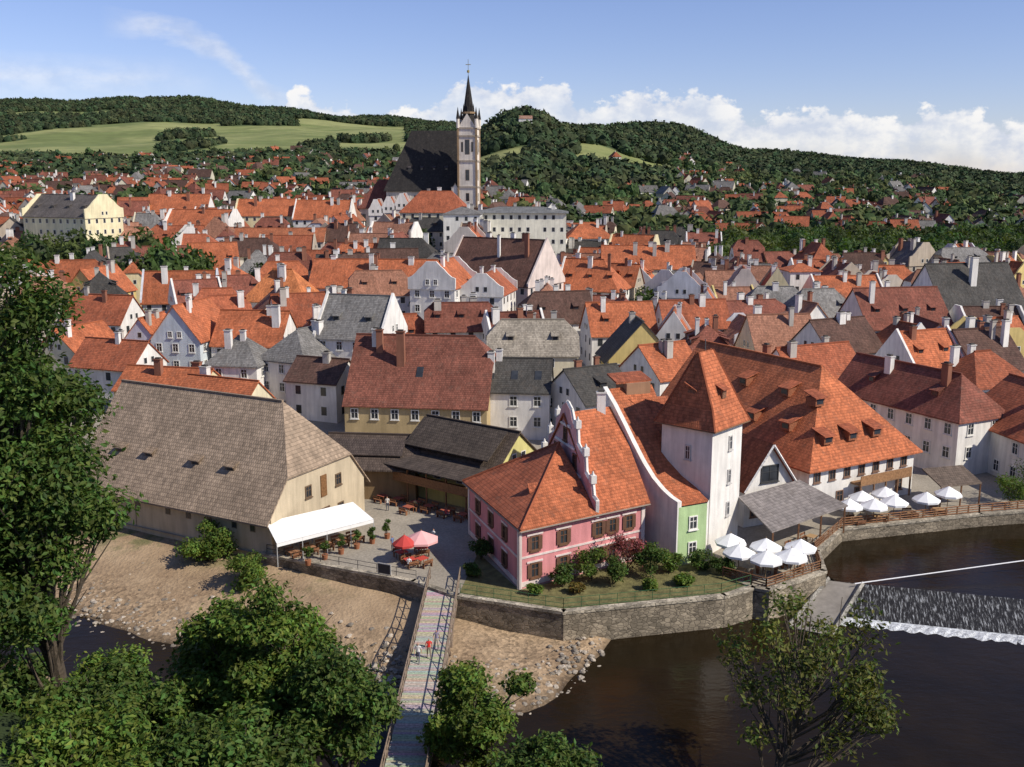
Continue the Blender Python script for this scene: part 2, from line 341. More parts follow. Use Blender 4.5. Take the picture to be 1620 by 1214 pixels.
o=b.done('weir'); o.data.materials[0]=m_weir(.52)
b=MB()
for (x0,y0),(x1,y1) in zip(cr,cr[1:]):
    k=int(math.hypot(x1-x0,y1-y0)/.35); f=lambda i:.7+.5*abs(math.sin(i*.37)+math.sin(i*1.13)*.7)+rnd.random()*.1
    wv=[f(i) for i in range(k+1)]
    for i in range(k):
        p=(x0+(x1-x0)*i/k,y0+(y1-y0)*i/k);q=(x0+(x1-x0)*(i+1)/k,y0+(y1-y0)*(i+1)/k); w0,w1=wv[i],wv[i+1]
        m0=(p[0]-2.9-w0*.25,p[1]-5-w0*.45,WZ+.12+.08*math.sin(i*2.1));m1=(q[0]-2.9-w1*.25,q[1]-5-w1*.45,WZ+.12+.08*math.sin(i*2.1+2.1))
        b.face([(p[0]-2.9-w0*.5,p[1]-5-w0*.85,WZ+.02),(q[0]-2.9-w1*.5,q[1]-5-w1*.85,WZ+.02),m1,m0],GL); b.face([m0,m1,(q[0]-2.75,q[1]-4.75,WZ+.24),(p[0]-2.75,p[1]-4.75,WZ+.24)],GL)
o=b.done('weir_foam'); o.data.materials[0]=m_weir(.32)
b=MB(); b.slab([(25.6,87.4,-3.1),(29,85.6,-3.1),(34.4,93.4,-1.5),(31.4,94.6,-1.5)],.3,PL,(.3,.27,.23)); b.beam((25.6,87.4,-2.7),(31.4,94.6,-1),.25,STN,(.3,.28,.24)); b.beam((29,85.6,-2.7),(34.4,93.4,-1),.25,STN,(.3,.28,.24)); b.done('log_chute')
b=MB(); b.beam((33.5,93,-.9),(60,98.5,.4),.06,CL,(.8,.8,.8),k=6); b.done('river_cable')
# ------------------------------------------------------------------ near buildings
house(-33.7,112.1,29,16,4.3,9.7,-27.7,(0,.68),wc=(.58,.48,.33),rc=(.35,.26,.18),rm=SH,z=0,ch=0,wn=False,name='tannery_barn',o=.9)
b=MB(); b.frame(-33.7,112.1,0,math.radians(-27.7)); s=9.7/8
for i,x in enumerate((-9.5,-5,2,7)): dormer(b,x,-1,8,4.3,s,9.7,SH,(.26,.19,.13),t=.3,w=1.1,hh=.6)
for x in (-11,-8,-4.5,0,3,6,9.5,12): b.win((x,-8,2.2),(1,0),.55,.7,0,(.2,.16,.11))
for y,z in ((-4,1.2),(3.5,1.2),(-2,4.6),(3.2,4.6)): b.win((14.5,y,z),(0,1),.8,1.1,1,(.15,.1,.06))
b.box((14.55,.6,5.1),(0,1),.5,.06,1.2,RW,(.2,.1,.04)); b.box((14.55,.6,1.3),(0,1),.9,.06,1.3,RW,(.12,.07,.04))
for x in (-14.3,-13,-5): b.face([(x,-8.03,.0),(x+.1,-8.03,0),(x+.1,-8.03,3.8),(x,-8.03,3.8)],RW,(.2,.16,.12))
b.done('barn_windows').parent=bpy.data.objects['tannery_barn']
PINK=(.7,.28,.28)
b=MB(); Nn=(.7,89.5);Mm=(8,94.2);Rr=(13.2,97.4);Ll=(-4.6,104.3);Qq=(3.1,108.5);Tt=(7.8,111.5)
def wall(b,a,c,z0,z1,m,col): b.face([(*a,z0),(*c,z0),(*c,z1),(*a,z1)],m,col)
wall(b,Nn,Rr,-.3,6,PL,PINK);wall(b,Ll,Nn,-.3,6,PL,PINK);wall(b,Rr,Tt,-.3,6,PL,PINK);wall(b,Tt,Ll,-.3,6,PL,PINK)
def un(a,c): L=math.hypot(c[0]-a[0],c[1]-a[1]); return ((c[0]-a[0])/L,(c[1]-a[1])/L),L
PW=(.78,.66,.6)
for a,c in ((Nn,Rr),(Ll,Nn)):
    u,L=un(a,c)
    for z,h in ((3.05,.1),(5.75,.16),(.4,.25)): b.box(((a[0]+c[0])/2,(a[1]+c[1])/2,z),u,L/2+.04,.07,h,PL,PW)
    for d in (0.0,L): b.box((a[0]+u[0]*d,a[1]+u[1]*d,3),u,.22,.09,2.95,PL,PW)
    for d in ((1.7,5.0,9.2,10.9,13.0) if a==Nn else (3.2,7.4,11.6)):
        for z in (.95,3.65):
            p=(a[0]+u[0]*d,a[1]+u[1]*d,z); b.win(p,u,.75,1.25,1,(.16,.08,.045)); nn=(u[1],-u[0])
            for q in (-.62,.62): b.box((p[0]+u[0]*q+nn[0]*.07,p[1]+u[1]*q+nn[1]*.07,z+.62),u,.2,.04,.68,WD,(.13,.065,.04))
            b.box((p[0]+nn[0]*.06,p[1]+nn[1]*.06,z+1.52),u,.9,.05,.08,PL,PW)
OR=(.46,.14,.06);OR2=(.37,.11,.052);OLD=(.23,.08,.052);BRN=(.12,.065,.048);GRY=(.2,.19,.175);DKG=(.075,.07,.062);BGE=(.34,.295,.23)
ap=(4.9,101.2,11)
Ne=(.75,88.9,5.85);Le=(-5.3,104.5,5.85);Me=(8.4,93.8,5.85);Re=(13.9,97.2,5.85)
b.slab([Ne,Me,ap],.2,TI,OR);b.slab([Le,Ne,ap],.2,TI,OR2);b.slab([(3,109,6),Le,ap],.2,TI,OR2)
for q in (Ne,Le): b.beam((q[0],q[1],q[2]+.22),(ap[0],ap[1],ap[2]+.22),.14,PL,tuple(c*.9 for c in OR2))
for p,q in ((Ne,Me),(Le,Ne),(Me,Re)): b.beam((p[0],p[1],p[2]-.02),(q[0],q[1],q[2]-.02),.1,WD,(.25,.2,.16),k=6)
r0=(5.2,101.6,14.0);r1=(10.9,105.1,14.0)
b.slab([Me,Re,r1,r0],.2,TI,OR);b.slab([(8.1,112,5.9),(2.8,109,5.9),r0,r1],.2,TI,OR)
b.face([(*Rr,6),(*Tt,6),(10.4,104.9,14.0)],PL,PINK)
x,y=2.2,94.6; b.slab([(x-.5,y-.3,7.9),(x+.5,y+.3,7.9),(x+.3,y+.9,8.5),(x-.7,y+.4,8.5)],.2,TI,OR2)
u,L=un(Mm,Qq); gu=lambda d,z:(Mm[0]+u[0]*d,Mm[1]+u[1]*d,z)
prof=[(-.3,5.5),(-.3,7.2),(.5,7.4),(.8,8.6),(1.7,9.0),(2.3,9.3),(2.5,10.8),(3.6,11.3),(4.3,11.7),(4.5,13.2),(5.4,13.7),(6.0,14.8),(7.0,15.4)]
prof=prof+[(14.0-d,z) for d,z in prof[:-1][::-1]]; tk=L/14
b.slab([gu(d*tk,z) for d,z in prof],0,PL,(.74,.42,.4),nrm=(.42,.25,0))
for (d0,z0),(d1,z1) in zip(prof,prof[1:]):
    p=Vector(gu(d0*tk,z0))+Vector((.2,.12,.05));q=Vector(gu(d1*tk,z1))+Vector((.2,.12,.05)); b.beam(p,q,.22,PL,WHITE)
for d,z in ((.8,8.8),(2.5,11.1),(4.5,13.4),(13.2,8.8),(11.5,11.1),(9.5,13.4)):
    p=gu(d*tk,z); b.box((p[0]+.2,p[1]+.12,z+.3),u,.3,.28,.4,PL,WHITE); b.beam((p[0]+.2,p[1]+.12,z+.7),(p[0]+.2,p[1]+.12,z+1.1),.2,PL,WHITE,.05,6)
for z in (8.6,11.1,13.1): 
    d=(15.4-z)*.62; b.box(Vector(gu(7*tk,z))+Vector((-.04,-.02,0)),u,d,.12,.12,PL,WHITE)
for d,z in ((4.6,9.3),(9.4,9.3),(7,11.5)): b.win(Vector(gu(d*tk,z))+Vector((-.02,-.01,0)),(-u[0],-u[1]),.7,1.2,1,(.16,.08,.045))
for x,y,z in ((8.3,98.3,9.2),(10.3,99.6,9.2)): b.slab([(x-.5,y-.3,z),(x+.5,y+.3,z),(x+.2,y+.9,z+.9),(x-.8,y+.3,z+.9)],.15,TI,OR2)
chimney(b,9.4,104,13,15.8,WHITE); b.done('pink_baroque_house')
# white house with curved fire wall and green end
b=MB(); A=(16.8,95.8);B=(19.7,97.2);C=(10.2,106.2);D=(15.3,108.6)
ts=[0,.1,.2,.32,.45,.58,.7,.85,1]; zz=[6.1,6.35,6.8,7.6,8.9,10.5,12.1,14.0,15.6]
lp=lambda p,q,t:(p[0]+(q[0]-p[0])*t,p[1]+(q[1]-p[1])*t)
for i in range(8):
    p,q=lp(A,C,ts[i]),lp(A,C,ts[i+1]); r_,s_=lp(B,D,ts[i]),lp(B,D,ts[i+1])
    b.slab([(*p,zz[i]),(*r_,zz[i]),(*s_,zz[i+1]),(*q,zz[i+1])],.2,TI,OR)
    w=[(*p,-.3),(*q,-.3),(*q,zz[i+1]+.5),(*p,zz[i]+.5)]; b.slab(w,0,PL,WHITE,nrm=(-.45,-.3,0))
wall(b,(16.5,95.6),(19.6,97.1),-.3,6,PL,(.45,.6,.3)); wall(b,(19.6,97.1),(22,104),-.3,6,PL,WHITE)
u,L=un((16.5,95.6),(19.6,97.1))
for z in (.9,3.6): b.win((18.1,96.37,z),u,.8,1.2,1,WHITE)
b.face([(*C,-1),(*D,-1),(*D,15.6),(*C,15.6)],PL,WHITE); b.slab([(*C,15.6),(*D,15.6),(17,115,9),(11,113,9)],.2,TI,OR)
b.slab([(14.6,104.2,11),(17.5,105.6,11),(17,108,13.8),(13.8,106.6,13.8)],.9,TI,OR2)
b.box((13.2,108,14.7),(.9,.4),1.5,1.2,1.6,PL,(.35,.2,.12)); b.slab([(11.2,106.2,16.3),(15.2,108,16.3),(14.3,110.4,16.8),(10.4,108.8,16.8)],.2,TI,OR2)
b.done('white_house_with_curved_firewall')
# tower
b=MB(); b.frame(19.85,102.5,0,math.radians(48.5)); h=3.0
for i,(a,c) in enumerate((((-h,-h),(h,-h)),((h,-h),(h,h)),((h,h),(-h,h)),((-h,h),(-h,-h)))): wall(b,a,c,-5,13.6,PL,WHITE)
f=3.6;z0=13.2;m_=2.75;z1=15.1
lev=[[(-f,-f,z0),(f,-f,z0),(f,f,z0),(-f,f,z0)],[(-m_,-m_,z1),(m_,-m_,z1),(m_,m_,z1),(-m_,m_,z1)],[(-1.4,-.12,20.6),(1.4,-.12,20.6),(1.4,.12,20.6),(-1.4,.12,20.6)]]
for l0,l1 in zip(lev,lev[1:]):
    for i in range(4): j=(i+1)%4; b.face([l0[i],l0[j],l1[j],l1[i]],TI,OR); b.beam(l0[i],l1[i],.12,PL,tuple(c*.9 for c in OR2))
b.box((0,0,13.12),(1,0),f,f,.06,RW,(.2,.12,.07))
for z in (3.5,7,10.6): b.win((.6,-h,z),(1,0),.45,1.3,1,(.5,.48,.45))
b.win((-h,-.2,9.8),(0,-1),.45,1.3,1,(.5,.48,.45)); b.win((-h,1.0,4.5),(0,-1),.45,1.1,1,(.5,.48,.45))
for sx,sy_ in ((0,-2.0),(-2.0,0)):
    b.box((sx,sy_,16.4),(1,0) ,.4,.45,.45,RW,(.2,.1,.06)); b.slab([(sx-.65,sy_-.7,16.8),(sx+.65,sy_-.7,16.8),(sx+.6,sy_+.8,17.5),(sx-.6,sy_+.8,17.5)],.1,TI,OR2)
b.beam((0,0,20.6),(0,0,21.8),.05,RW,(.1,.1,.1)); b.done('white_water_tower')
# mill
u=(.873,.487); n=(-.487,.873); Lm=30; W=17.4; cx=33.8+u[0]*W/2+n[0]*Lm/2; cy=110.6+u[1]*W/2+n[1]*Lm/2
ml=house(cx,cy,Lm,W,6,9.3,119.2,(1,0),rc=(.49,.15,.062),z=0,ch=1,dm=0,name='mill_hotel',o=.7,wn=False,det=1)
b=MB(); b.frame(33.8,110.6,0,math.radians(29.2))
for x in (1.2,3.6,6,8.4,10.8,13.2,15.6): b.win((x,0,3.9),(1,0),.8,1.1,1,(.2,.12,.08))
for x in (2,5,8,15): b.win((x,0,1),(1,0),.9,1.2,1,(.2,.12,.08))
b.box((11,-.8,3.0),(1,0),4.3,.8,.1,RW,(.25,.14,.07)); b.box((11,-1.55,3.6),(1,0),4.3,.05,.5,RW,(.28,.15,.07))
for x in (6.8,9,11,13,15.2): b.box((x,-1.5,1.8),(1,0),.08,.08,1.3,RW,(.2,.11,.06))
def dorm2(b,x,y,z,d=(0,-1),w=.7):
    b.box((x,y,z+.4),(1,0) if d[1] else (0,1),w,.8,.5,RW,(.26,.1,.05)); a=d[1]*.82
    if d[1]: b.face([(x-.5,y+a,z+.15),(x+.5,y+a,z+.15),(x+.5,y+a,z+.75),(x-.5,y+a,z+.75)],GL); b.slab([(x-w-.25,y-1.1,z+.85),(x+w+.25,y-1.1,z+.85),(x+w+.25,y+1.1,z+1.5),(x-w-.25,y+1.1,z+1.5)],.12,TI,OR2)
    else: b.face([(x-.82,y+.5,z+.15),(x-.82,y-.5,z+.15),(x-.82,y-.5,z+.75),(x-.82,y+.5,z+.75)],GL); b.slab([(x-1.1,y+w+.25,z+.85),(x-1.1,y-w-.25,z+.85),(x+1.1,y-w-.25,z+1.5),(x+1.1,y+w+.25,z+1.5)],.12,TI,OR2)
for x,y in ((3.6,1.6),(7.6,1.6),(11.6,1.6),(5.0,4.6)): dorm2(b,x,y,6.0+y*9.3/7.4-.1)
for x,y in ((2.6,6),(2.6,12),(2.8,19),(5.6,9.5),(5.6,17)): dorm2(b,x,y,6+x*9.3/8.7-.1,(-1,0))
o=b.done('mill_details'); o.parent=ml
b=MB(); b.frame(25.6,106.6,0,math.radians(25))
for a,c in (((0,0),(6.6,0)),((6.6,0),(6.6,7)),((0,7),(0,0))): wall(b,a,c,-.3,4.6,PL,WHITE)
b.face([(0,0,4.6),(6.6,0,4.6),(3.3,0,9)],PL,WHITE)
b.slab([(-.4,-.5,4.1),(3.3,-.5,9.1),(3.3,9,9.1),(-.4,9,4.1)][::-1],.2,TI,OR2);b.slab([(7,-.5,4.1),(3.3,-.5,9.1),(3.3,9,9.1),(7,9,4.1)],.2,TI,OR2)
b.win((3.3,0,5.0),(1,0),2.2,1.7,1,(.05,.05,.05))
for q in ((-.4,4.1,3.3,9.1),(7,4.1,3.3,9.1)): b.beam((q[0],-.52,q[1]+.1),(q[2],-.52,q[3]+.1),.13,RW,(.75,.72,.68))
for x in (1.4,5.2): b.win((x,0,1.2),(1,0),.9,1.2,1,(.2,.12,.08))
b.done('gabled_mill_house')
b=MB()
b.slab([(26.2,96.9,2.9),(36.6,105.3,2.9),(32.2,108.9,4.7),(24.0,102.8,4.7)],.15,SH,(.25,.22,.2))
for t in (0.02,.35,.65,.98): p=lp((26.2,97.1),(36.4,105.2),t); b.beam((*p,0),(*p,2.95),.11,RW,(.2,.1,.05))
b.done('terrace_canopy')
b=MB(); b.slab([(50,113,2.6),(55.5,114.6,2.6),(54.5,118,3.8),(49,116.4,3.8)],.15,SH,(.16,.12,.09))
for p in ((50.1,113.2),(55.4,114.8),(52.8,114)): b.beam((*p,0),(*p,2.7),.1,RW,(.2,.1,.05))
b.done('garden_shelter')
house(55+4.0*.9-8*.45+1,126.5+4*.45+10*.89,22,9,7.7,4.8,117,(1,0),rc=OLD,z=0,ch=2,det=1,name='riverside_house',dm=2)
house(70,126,20,14,6,5.5,100,(1,0),rc=OR2,z=0,ch=2,det=1,name='riverside_house')
house(-16.8,121.2,11.5,9,4.2,2.6,-6,(0,0),wc=(.3,.2,.1),rc=(.095,.07,.055),rm=SH,z=0,ch=0,wn=False,name='wooden_shed',o=.8)
house(-4.8,118.6,14,9,5,3.8,-37,(0,0),wc=(.66,.6,.24),rc=(.095,.07,.052),rm=SH,z=0,ch=0,name='yellow_gabled_shed',o=.7)
b=MB()
b.frame(-16.8,121.2,0,math.radians(-6)); b.slab([(-5.4,-3.6,5.2),(4,-3.6,5.2),(4,-1.2,6.5),(-5.4,-1.2,6.5)],.12,SH,(.08,.06,.05))
b.frame(-4.8,118.6,0,math.radians(-37)); b.slab([(-7,-4.6,6.2),(6,-4.6,6.2),(6,-.8,8.9),(-7,-.8,8.9)],.12,SH,(.08,.062,.048))
b.box((-1,-6.2,2.7),(1,0),6.5,1.3,.1,RW,(.25,.13,.06)); b.box((-1,-7.4,3.2),(1,0),6.5,.05,.45,RW,(.25,.13,.06))
for x in (-7,-4,-1,2,5): b.beam((x,-7.3,-.1),(x,-7.3,4.6),.1,RW,(.2,.1,.05))
b.slab([(-7.6,-7.9,4.4),(5.8,-7.9,4.4),(5.8,-4.4,5.3),(-7.6,-4.4,5.3)],.12,SH,(.085,.065,.052)); b.done('restaurant_balcony')
def T(*a,**k): house(*a,**k); placed.append((a[0],a[1],.5*math.hypot(a[2],a[3])*.82))
placed=[(-33.7,112,18),(3,98,12),(20,103,8),(36,122,17),(30,135,12),(57,138,14),(70,126,13),(-16,121,8),(-5,118,9)]
YEL=(.64,.5,.2); YW=(.72,.62,.38)
T(-55,160,15,9,4,3,-14,wc=YW,rc=OR,det=1); T(-46,170,9,9,6,4,-10,(1,1),rc=GRY,det=1); T(-35.5,172,13,10,6.5,4.5,62,(1,.5),rc=GRY,det=1)
T(-26.5,176,12,12,9.5,6.5,-15,rc=GRY,par=1,dm=2,det=1); T(-13,151,21,17,5,8.8,-7,(0,.4),wc=(.5,.38,.2),rc=(.22,.08,.052),ch=3,dm=0,sky=1,det=1)
T(.6,149,10.5,9,7,4,-5,rc=DKG,ch=2,sky=3,det=1); T(11.5,146,9,11,6.5,4,30,rc=DKG,ch=2,dm=1); T(3.5,170,15,10,8,5,0,(.5,.5),rc=BGE,ch=3,wc=CREAM,dm=2)
T(-59.5,187,14,9.5,7,6,80,rc=OR,wc=(.6,.66,.68),ch=2,det=1); T(-47.5,186,13,11,6,5.5,-8,rc=OR,ch=2); T(-70,195,10,6.5,5,4,82,wc=(.6,.6,.68),rc=OR)
T(-68,172,13,9,5,4,-20,rc=OR2); T(-44,151,13,8,4,3.5,-24,rc=OR,wc=CREAM); T(-30,158,9,8,6,3,-20,rc=BRN); T(-80,185,12,9,5,4,70,rc=OR,wc=CREAM); T(-84,207,14,9,6,5,-15,rc=OR2); T(-97,238,13,10,7,5.5,75,rc=OR,wc=YEL)
T(24,160,9,11,7,4.5,30,rc=OR); T(57,176,12,11,8,5,25,rc=BRN); T(77,203,18,14,8,7,10,rc=OLD,dm=3); T(47,156,14,10,7,5,25,rc=OR2)
T(-71,254,10,10,7,4,-8,(1,1),wc=YEL,rc=OR); T(-53,234,15,12,6,6.5,-10,(1,1),rc=(.55,.19,.07),dm=1); T(-33,246,30,13,7,6,-5,rc=OR,ch=5)
T(-15,221,15,10,9.5,5,75,rc=OR,par=2,det=1); T(-5,222,14,9,9,4,78,rc=OR2,par=2); T(-2,248,24,17,8,10,-32,rc=(.14,.07,.05),wc=(.7,.59,.52),par=1,ch=5)
T(18,274,14,12,7,6,5,(1,1),wc=YEL,rc=OR); T(40,300,27,14,9,6,-3,rc=OR,ch=5,wc=CREAM); T(31,192,11,6.5,7,5,80,rc=OR,par=1); T(43,222,11,6.5,7,5,78,rc=OR,par=1)
T(37,207,14,8,7,5,10,rc=OR2); T(57,249,12,7.5,8,6,80,rc=OR,par=2,wc=(.68,.58,.5)); T(65,250,12,7.5,8,6,80,rc=OR,par=1,wc=YW); T(75,264,8,8,12,1.5,5,(1,1),rc=OR)
T(82,250,17,11,7,5,8,rc=OR,par=1); T(99,221,20,17,8,10,12,rc=DKG,ch=4); T(92,190,9,8,7,4,20,rc=OR); T(21,198,13,11,7,5.5,8,rc=OR,dm=2); T(9,208,14,11,7,5.5,12,(.5,0),rc=BRN,dm=2)
T(-149,347.8,27,17,15.5,7,-22,rc=(.12,.105,.095),wc=(.8,.71,.45),par=2,ch=3,st=3.6,dm=4,name='seminary_building',z=9.8)
T(-142,440,26,14,9,7,0,rc=OR); T(-112,372,24,14,9,6,-8,rc=OR,par=2,ch=3); T(-97,410,24,14,10,6,2,rc=OR,par=2,ch=3,wc=YW); T(-74,405,22,14,9,7,-3,rc=OR,par=1,ch=3)
for i in range(3): T(-50+i*4.8,382,12,4.6,12,5,90,rc=OR2,par=2,ch=0,name='gothic_gabled_house')
T(-27,368,24,15,10,7,-4,(1,1),rc=OR2,ch=3,wc=CREAM)
T(3,350,31,18,16,1.6,-3,(1,1),rc=(.2,.2,.19),wc=(.86,.82,.66),name='museum_building',st=4,ch=2,z=10.5,o=.8); T(-16,338,12,12,13,2,-3,(1,1),rc=GRY,wc=(.78,.76,.68)); T(27,364,16,13,11,5,5,(1,1),rc=OR,wc=(.76,.7,.6))
T(-78,345,30,11,7,4,2,rc=(.38,.13,.06),ch=2,wc=(.7,.6,.5))
placed+=[(-146,315,22),(-131,290,14),(-120,322,12),(2,325,14)]
def fill():
    y=150.
    while y<440:
        st=12.6 if y<260 else 14
        x=-.53*y
        while x<.52*y:
            px,py=x+rnd.uniform(-2.5,2.5),y+rnd.uniform(-2.5,2.5); x+=st; k=px/py
            if (k>.2 and y>335) or (k<-.44 and y<215) or (k>.09 and y>410): continue
            if y<160 and not (k>.3 or -.5<k<-.28 or .05<k<.14): continue
            if -58<px<-8 and 388<py: continue
            if (-.34<k<-.28 and 258<y<290): continue
            L=rnd.uniform(9,17);W=rnd.uniform(8,12)
            if any((px-a)**2+(py-c)**2<(r_+.25*(L+W)/1.3)**2 for a,c,r_ in placed): continue
            rot=22*math.sin(px/55+py/80)+rnd.choice([0,0,90])+rnd.uniform(-9,9)+(20 if k>.2 else -4)
            q=rnd.random(); rc=OR if q<.24 else OR2 if q<.4 else OLD if q<.56 else (.34,.16,.1) if q<.7 else BRN if q<.82 else GRY if q<.92 else DKG
            v=rnd.uniform(.72,1.18); rc=tuple(c*v for c in rc); wc=rnd.choice([WHITE,WHITE,WHITE,CREAM,YW,(.68,.6,.5),(.6,.6,.62),YEL,(.5,.42,.32)])
            hf=rnd.choice([(0,0),(0,0),(.4,.4),(1,1),(0,1)])
            T(px,py,L,W,rnd.uniform(4.8,8.3),W*rnd.uniform(.38,.6),rot,hf,wc=wc,rc=rc,ch=rnd.choice([1,2,3,4]),dm=rnd.choice([0,0,2,3]),par=rnd.choice([0,0,1,1,2]),o=rnd.choice([.4,.55,.7]))
        y+=st
fill()
# church
b=MB(); zc=17; CS=(.55,.5,.43); DR=(.03,.027,.025)
b.frame(-33,424,zc,math.radians(-3)); X=17;Y=11;h=17;r=22.5
for a,c in (((-X,-Y),(X,-Y)),((X,-Y),(X,Y)),((X,Y),(-X,Y)),((-X,Y),(-X,-Y))): wall(b,a,c,-4,h,PL,CS)
b.face([(X,-Y,h),(X,Y,h),(X,0,h+r)],PL,CS)
for i in range(7):
    x=-X+2+i*5; b.win((x,-Y,4),(1,0),1.6,10,0,(.4,.37,.32)); b.box((x+2.5,-Y-.7,6),(1,0),.5,.8,8,PL,CS)
b.slab([(-X-1,-Y-.8,h-1.4),(X,-Y-.8,h-1.4),(X,0,h+r),(-X+9,0,h+r)],.3,SH,DR); b.slab([(X,Y+.8,h-1.4),(-X-1,Y+.8,h-1.4),(-X+9,0,h+r),(X,0,h+r)],.3,SH,DR)
b.slab([(-X-1,Y+.8,h-1.4),(-X-1,-Y-.8,h-1.4),(-X+9,0,h+r)],.3,SH,DR)
for x in (-8,-3,2,7,12): dormer(b,x,-1,Y,h,r/Y,r,SH,(.06,.05,.05),t=.3,w=1.2,hh=1.2)
for a,c in (((-X-12,-7),(-X,-7)),((-X-12,7),(-X-12,-7))): wall(b,a,c,-4,9,PL,CS)
b.slab([(-X-13,-7.6,8.6),(-X,-7.6,8.6),(-X,0,20),(-X-5,0,20)],.3,TI,(.2,.07,.05)); b.slab([(-X-13,7.6,8.6),(-X-13,-7.6,8.6),(-X-5,0,20)],.3,TI,(.2,.07,.05))
for i in range(3): b.win((-X-10+i*4,-7,1.5),(1,0),1.2,5,0,(.4,.37,.32))
b.face([(8,-Y-6,-3),(15,-Y-6,-3),(15,-Y-6,12),(11.5,-Y-6,19),(8,-Y-6,12)],PL,WHITE); b.slab([(7.6,-Y-6.4,11.6),(11.5,-Y-6.4,19.2),(11.5,-Y+4,19.2),(7.6,-Y+4,11.6)][::-1],.3,SH,DR); b.slab([(15.4,-Y-6.4,11.6),(11.5,-Y-6.4,19.2),(11.5,-Y+4,19.2),(15.4,-Y+4,11.6)],.3,SH,DR); wall(b,(8,-Y),(8,-Y-6),-3,12,PL,CS)
b.win((11.5,-Y-6,4),(1,0),1.3,6,0,(.4,.37,.32))
b.frame(-17,409,zc,math.radians(-8)); s=3.6; TW=(.74,.67,.57); BR=(.34,.23,.13)
for a,c in (((-s,-s),(s,-s)),((s,-s),(s,s)),((s,s),(-s,s)),((-s,s),(-s,-s))):
    wall(b,a,c,-4,40,PL,TW); u,L=un(a,c); mid=((a[0]+c[0])/2,(a[1]+c[1])/2)
    for z,w,hh in ((30,1.7,5.5),(20,1.4,4),(12,1.2,3),(6,1,2.5)): b.win((mid[0],mid[1],z),u,w,hh,0,BR)
    for q in (-2,2): b.win((mid[0]+u[0]*q,mid[1]+u[1]*q,31),u,.7,3.6,0,BR)
    b.box((a[0],a[1],18),u,.35,.35,22.2,PL,BR)
    b.face([(a[0],a[1],40),(c[0],c[1],40),(mid[0],mid[1],45.5)],PL,TW)
    b.beam((a[0],a[1],40),(a[0],a[1],43.5),.65,PL,TW,k=8); b.beam((a[0],a[1],43.5),(a[0],a[1],48),.75,SH,DR,.03,8)
for z in (10,17.5,27.5,37,40): b.box((0,0,z),(1,0),s+.35,s+.35,.3,PL,(.45,.38,.3))
b.beam((0,0,40),(0,0,45.5),3.2,SH,DR,2.3,8); b.beam((0,0,45.5),(0,0,46.2),2.8,PL,BR,2.8,8); b.beam((0,0,46.2),(0,0,60),2.2,SH,DR,.12,8)
for t in range(8): a=math.pi/4*t; b.beam((2*math.cos(a),2*math.sin(a),46),(2*math.cos(a),2*math.sin(a),49.5),.45,SH,DR,.02,6)
b.beam((0,0,60),(0,0,66),.1,WD,(.2,.18,.1)); b.box((0,0,64),(1,0),1,.1,.12,WD,(.3,.25,.1)); b.beam((0,0,61),(0,0,61.9),.5,WD,(.3,.25,.1),.5,8)
b.done('church')
house(14,1085,14,8,6,3,0,wc=WHITE,rc=(.35,.2,.14),z=float(TZ(14,1085))+4,ch=0,name='hilltop_chapel',wn=False)
b=MB()
for i in range(5200):
    y=470*math.exp(rnd.random()*1.1); k=rnd.uniform(-.56,.56); x=k*y
    if y>1350: continue
    if k<-.1: p=.8 if y<1000 else .4 if y<1200 else .05
    elif k<.08: p=.7 if y<690 else 0
    elif k<.16: p=.5 if y<800 else .03
    elif k<.42: p=.6 if y<950 else .22 if y<1250 else 0
    else: p=.35 if y<700 else .03
    if math.sin(x*.03)+math.sin(y*.04+x*.01)>.8: p*=.2
    if rnd.random()>p*.33: continue
    v=rnd.uniform(.7,1.1); q=rnd.random(); rc=OR2 if q<.45 else OLD if q<.7 else BRN if q<.85 else GRY
    house(x,y,rnd.uniform(10,17),rnd.uniform(8,10),rnd.uniform(4,7),rnd.uniform(3.5,5),rnd.uniform(-30,30)+rnd.choice([0,90]),rnd.choice([(0,0),(0,0),(1,1)]),wc=rnd.choice([WHITE,WHITE,(.6,.55,.42),(.45,.42,.36)]),rc=tuple(c*v for c in rc),ch=1,b=b,wn=y<650)
b.frame(0,0,0,0); b.done('distant_houses')
# ------------------------------------------------------------------ vegetation
def crown_variant(nq,qs,core=.75,seed=0):
    r=np.random.default_rng(seed)
    import bmesh
    bm=bmesh.new(); bmesh.ops.create_icosphere(bm,subdivisions=2,radius=1); V=np.array([v.co[:] for v in bm.verts]); F=np.array([[v.index for v in f.verts] for f in bm.faces]); bm.free()
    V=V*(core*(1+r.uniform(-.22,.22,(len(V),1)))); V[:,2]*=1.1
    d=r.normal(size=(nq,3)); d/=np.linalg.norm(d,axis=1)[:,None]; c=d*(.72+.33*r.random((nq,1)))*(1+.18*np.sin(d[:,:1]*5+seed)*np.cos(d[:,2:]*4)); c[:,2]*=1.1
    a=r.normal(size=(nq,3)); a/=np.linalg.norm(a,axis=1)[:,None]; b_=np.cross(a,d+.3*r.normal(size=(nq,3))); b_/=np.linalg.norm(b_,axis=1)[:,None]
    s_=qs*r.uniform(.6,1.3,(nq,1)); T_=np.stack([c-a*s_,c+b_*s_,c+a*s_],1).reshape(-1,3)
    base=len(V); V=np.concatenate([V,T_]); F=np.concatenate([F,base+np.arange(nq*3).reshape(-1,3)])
    sh=np.ones(len(V)); sh[:base]=.6; return V,F,sh
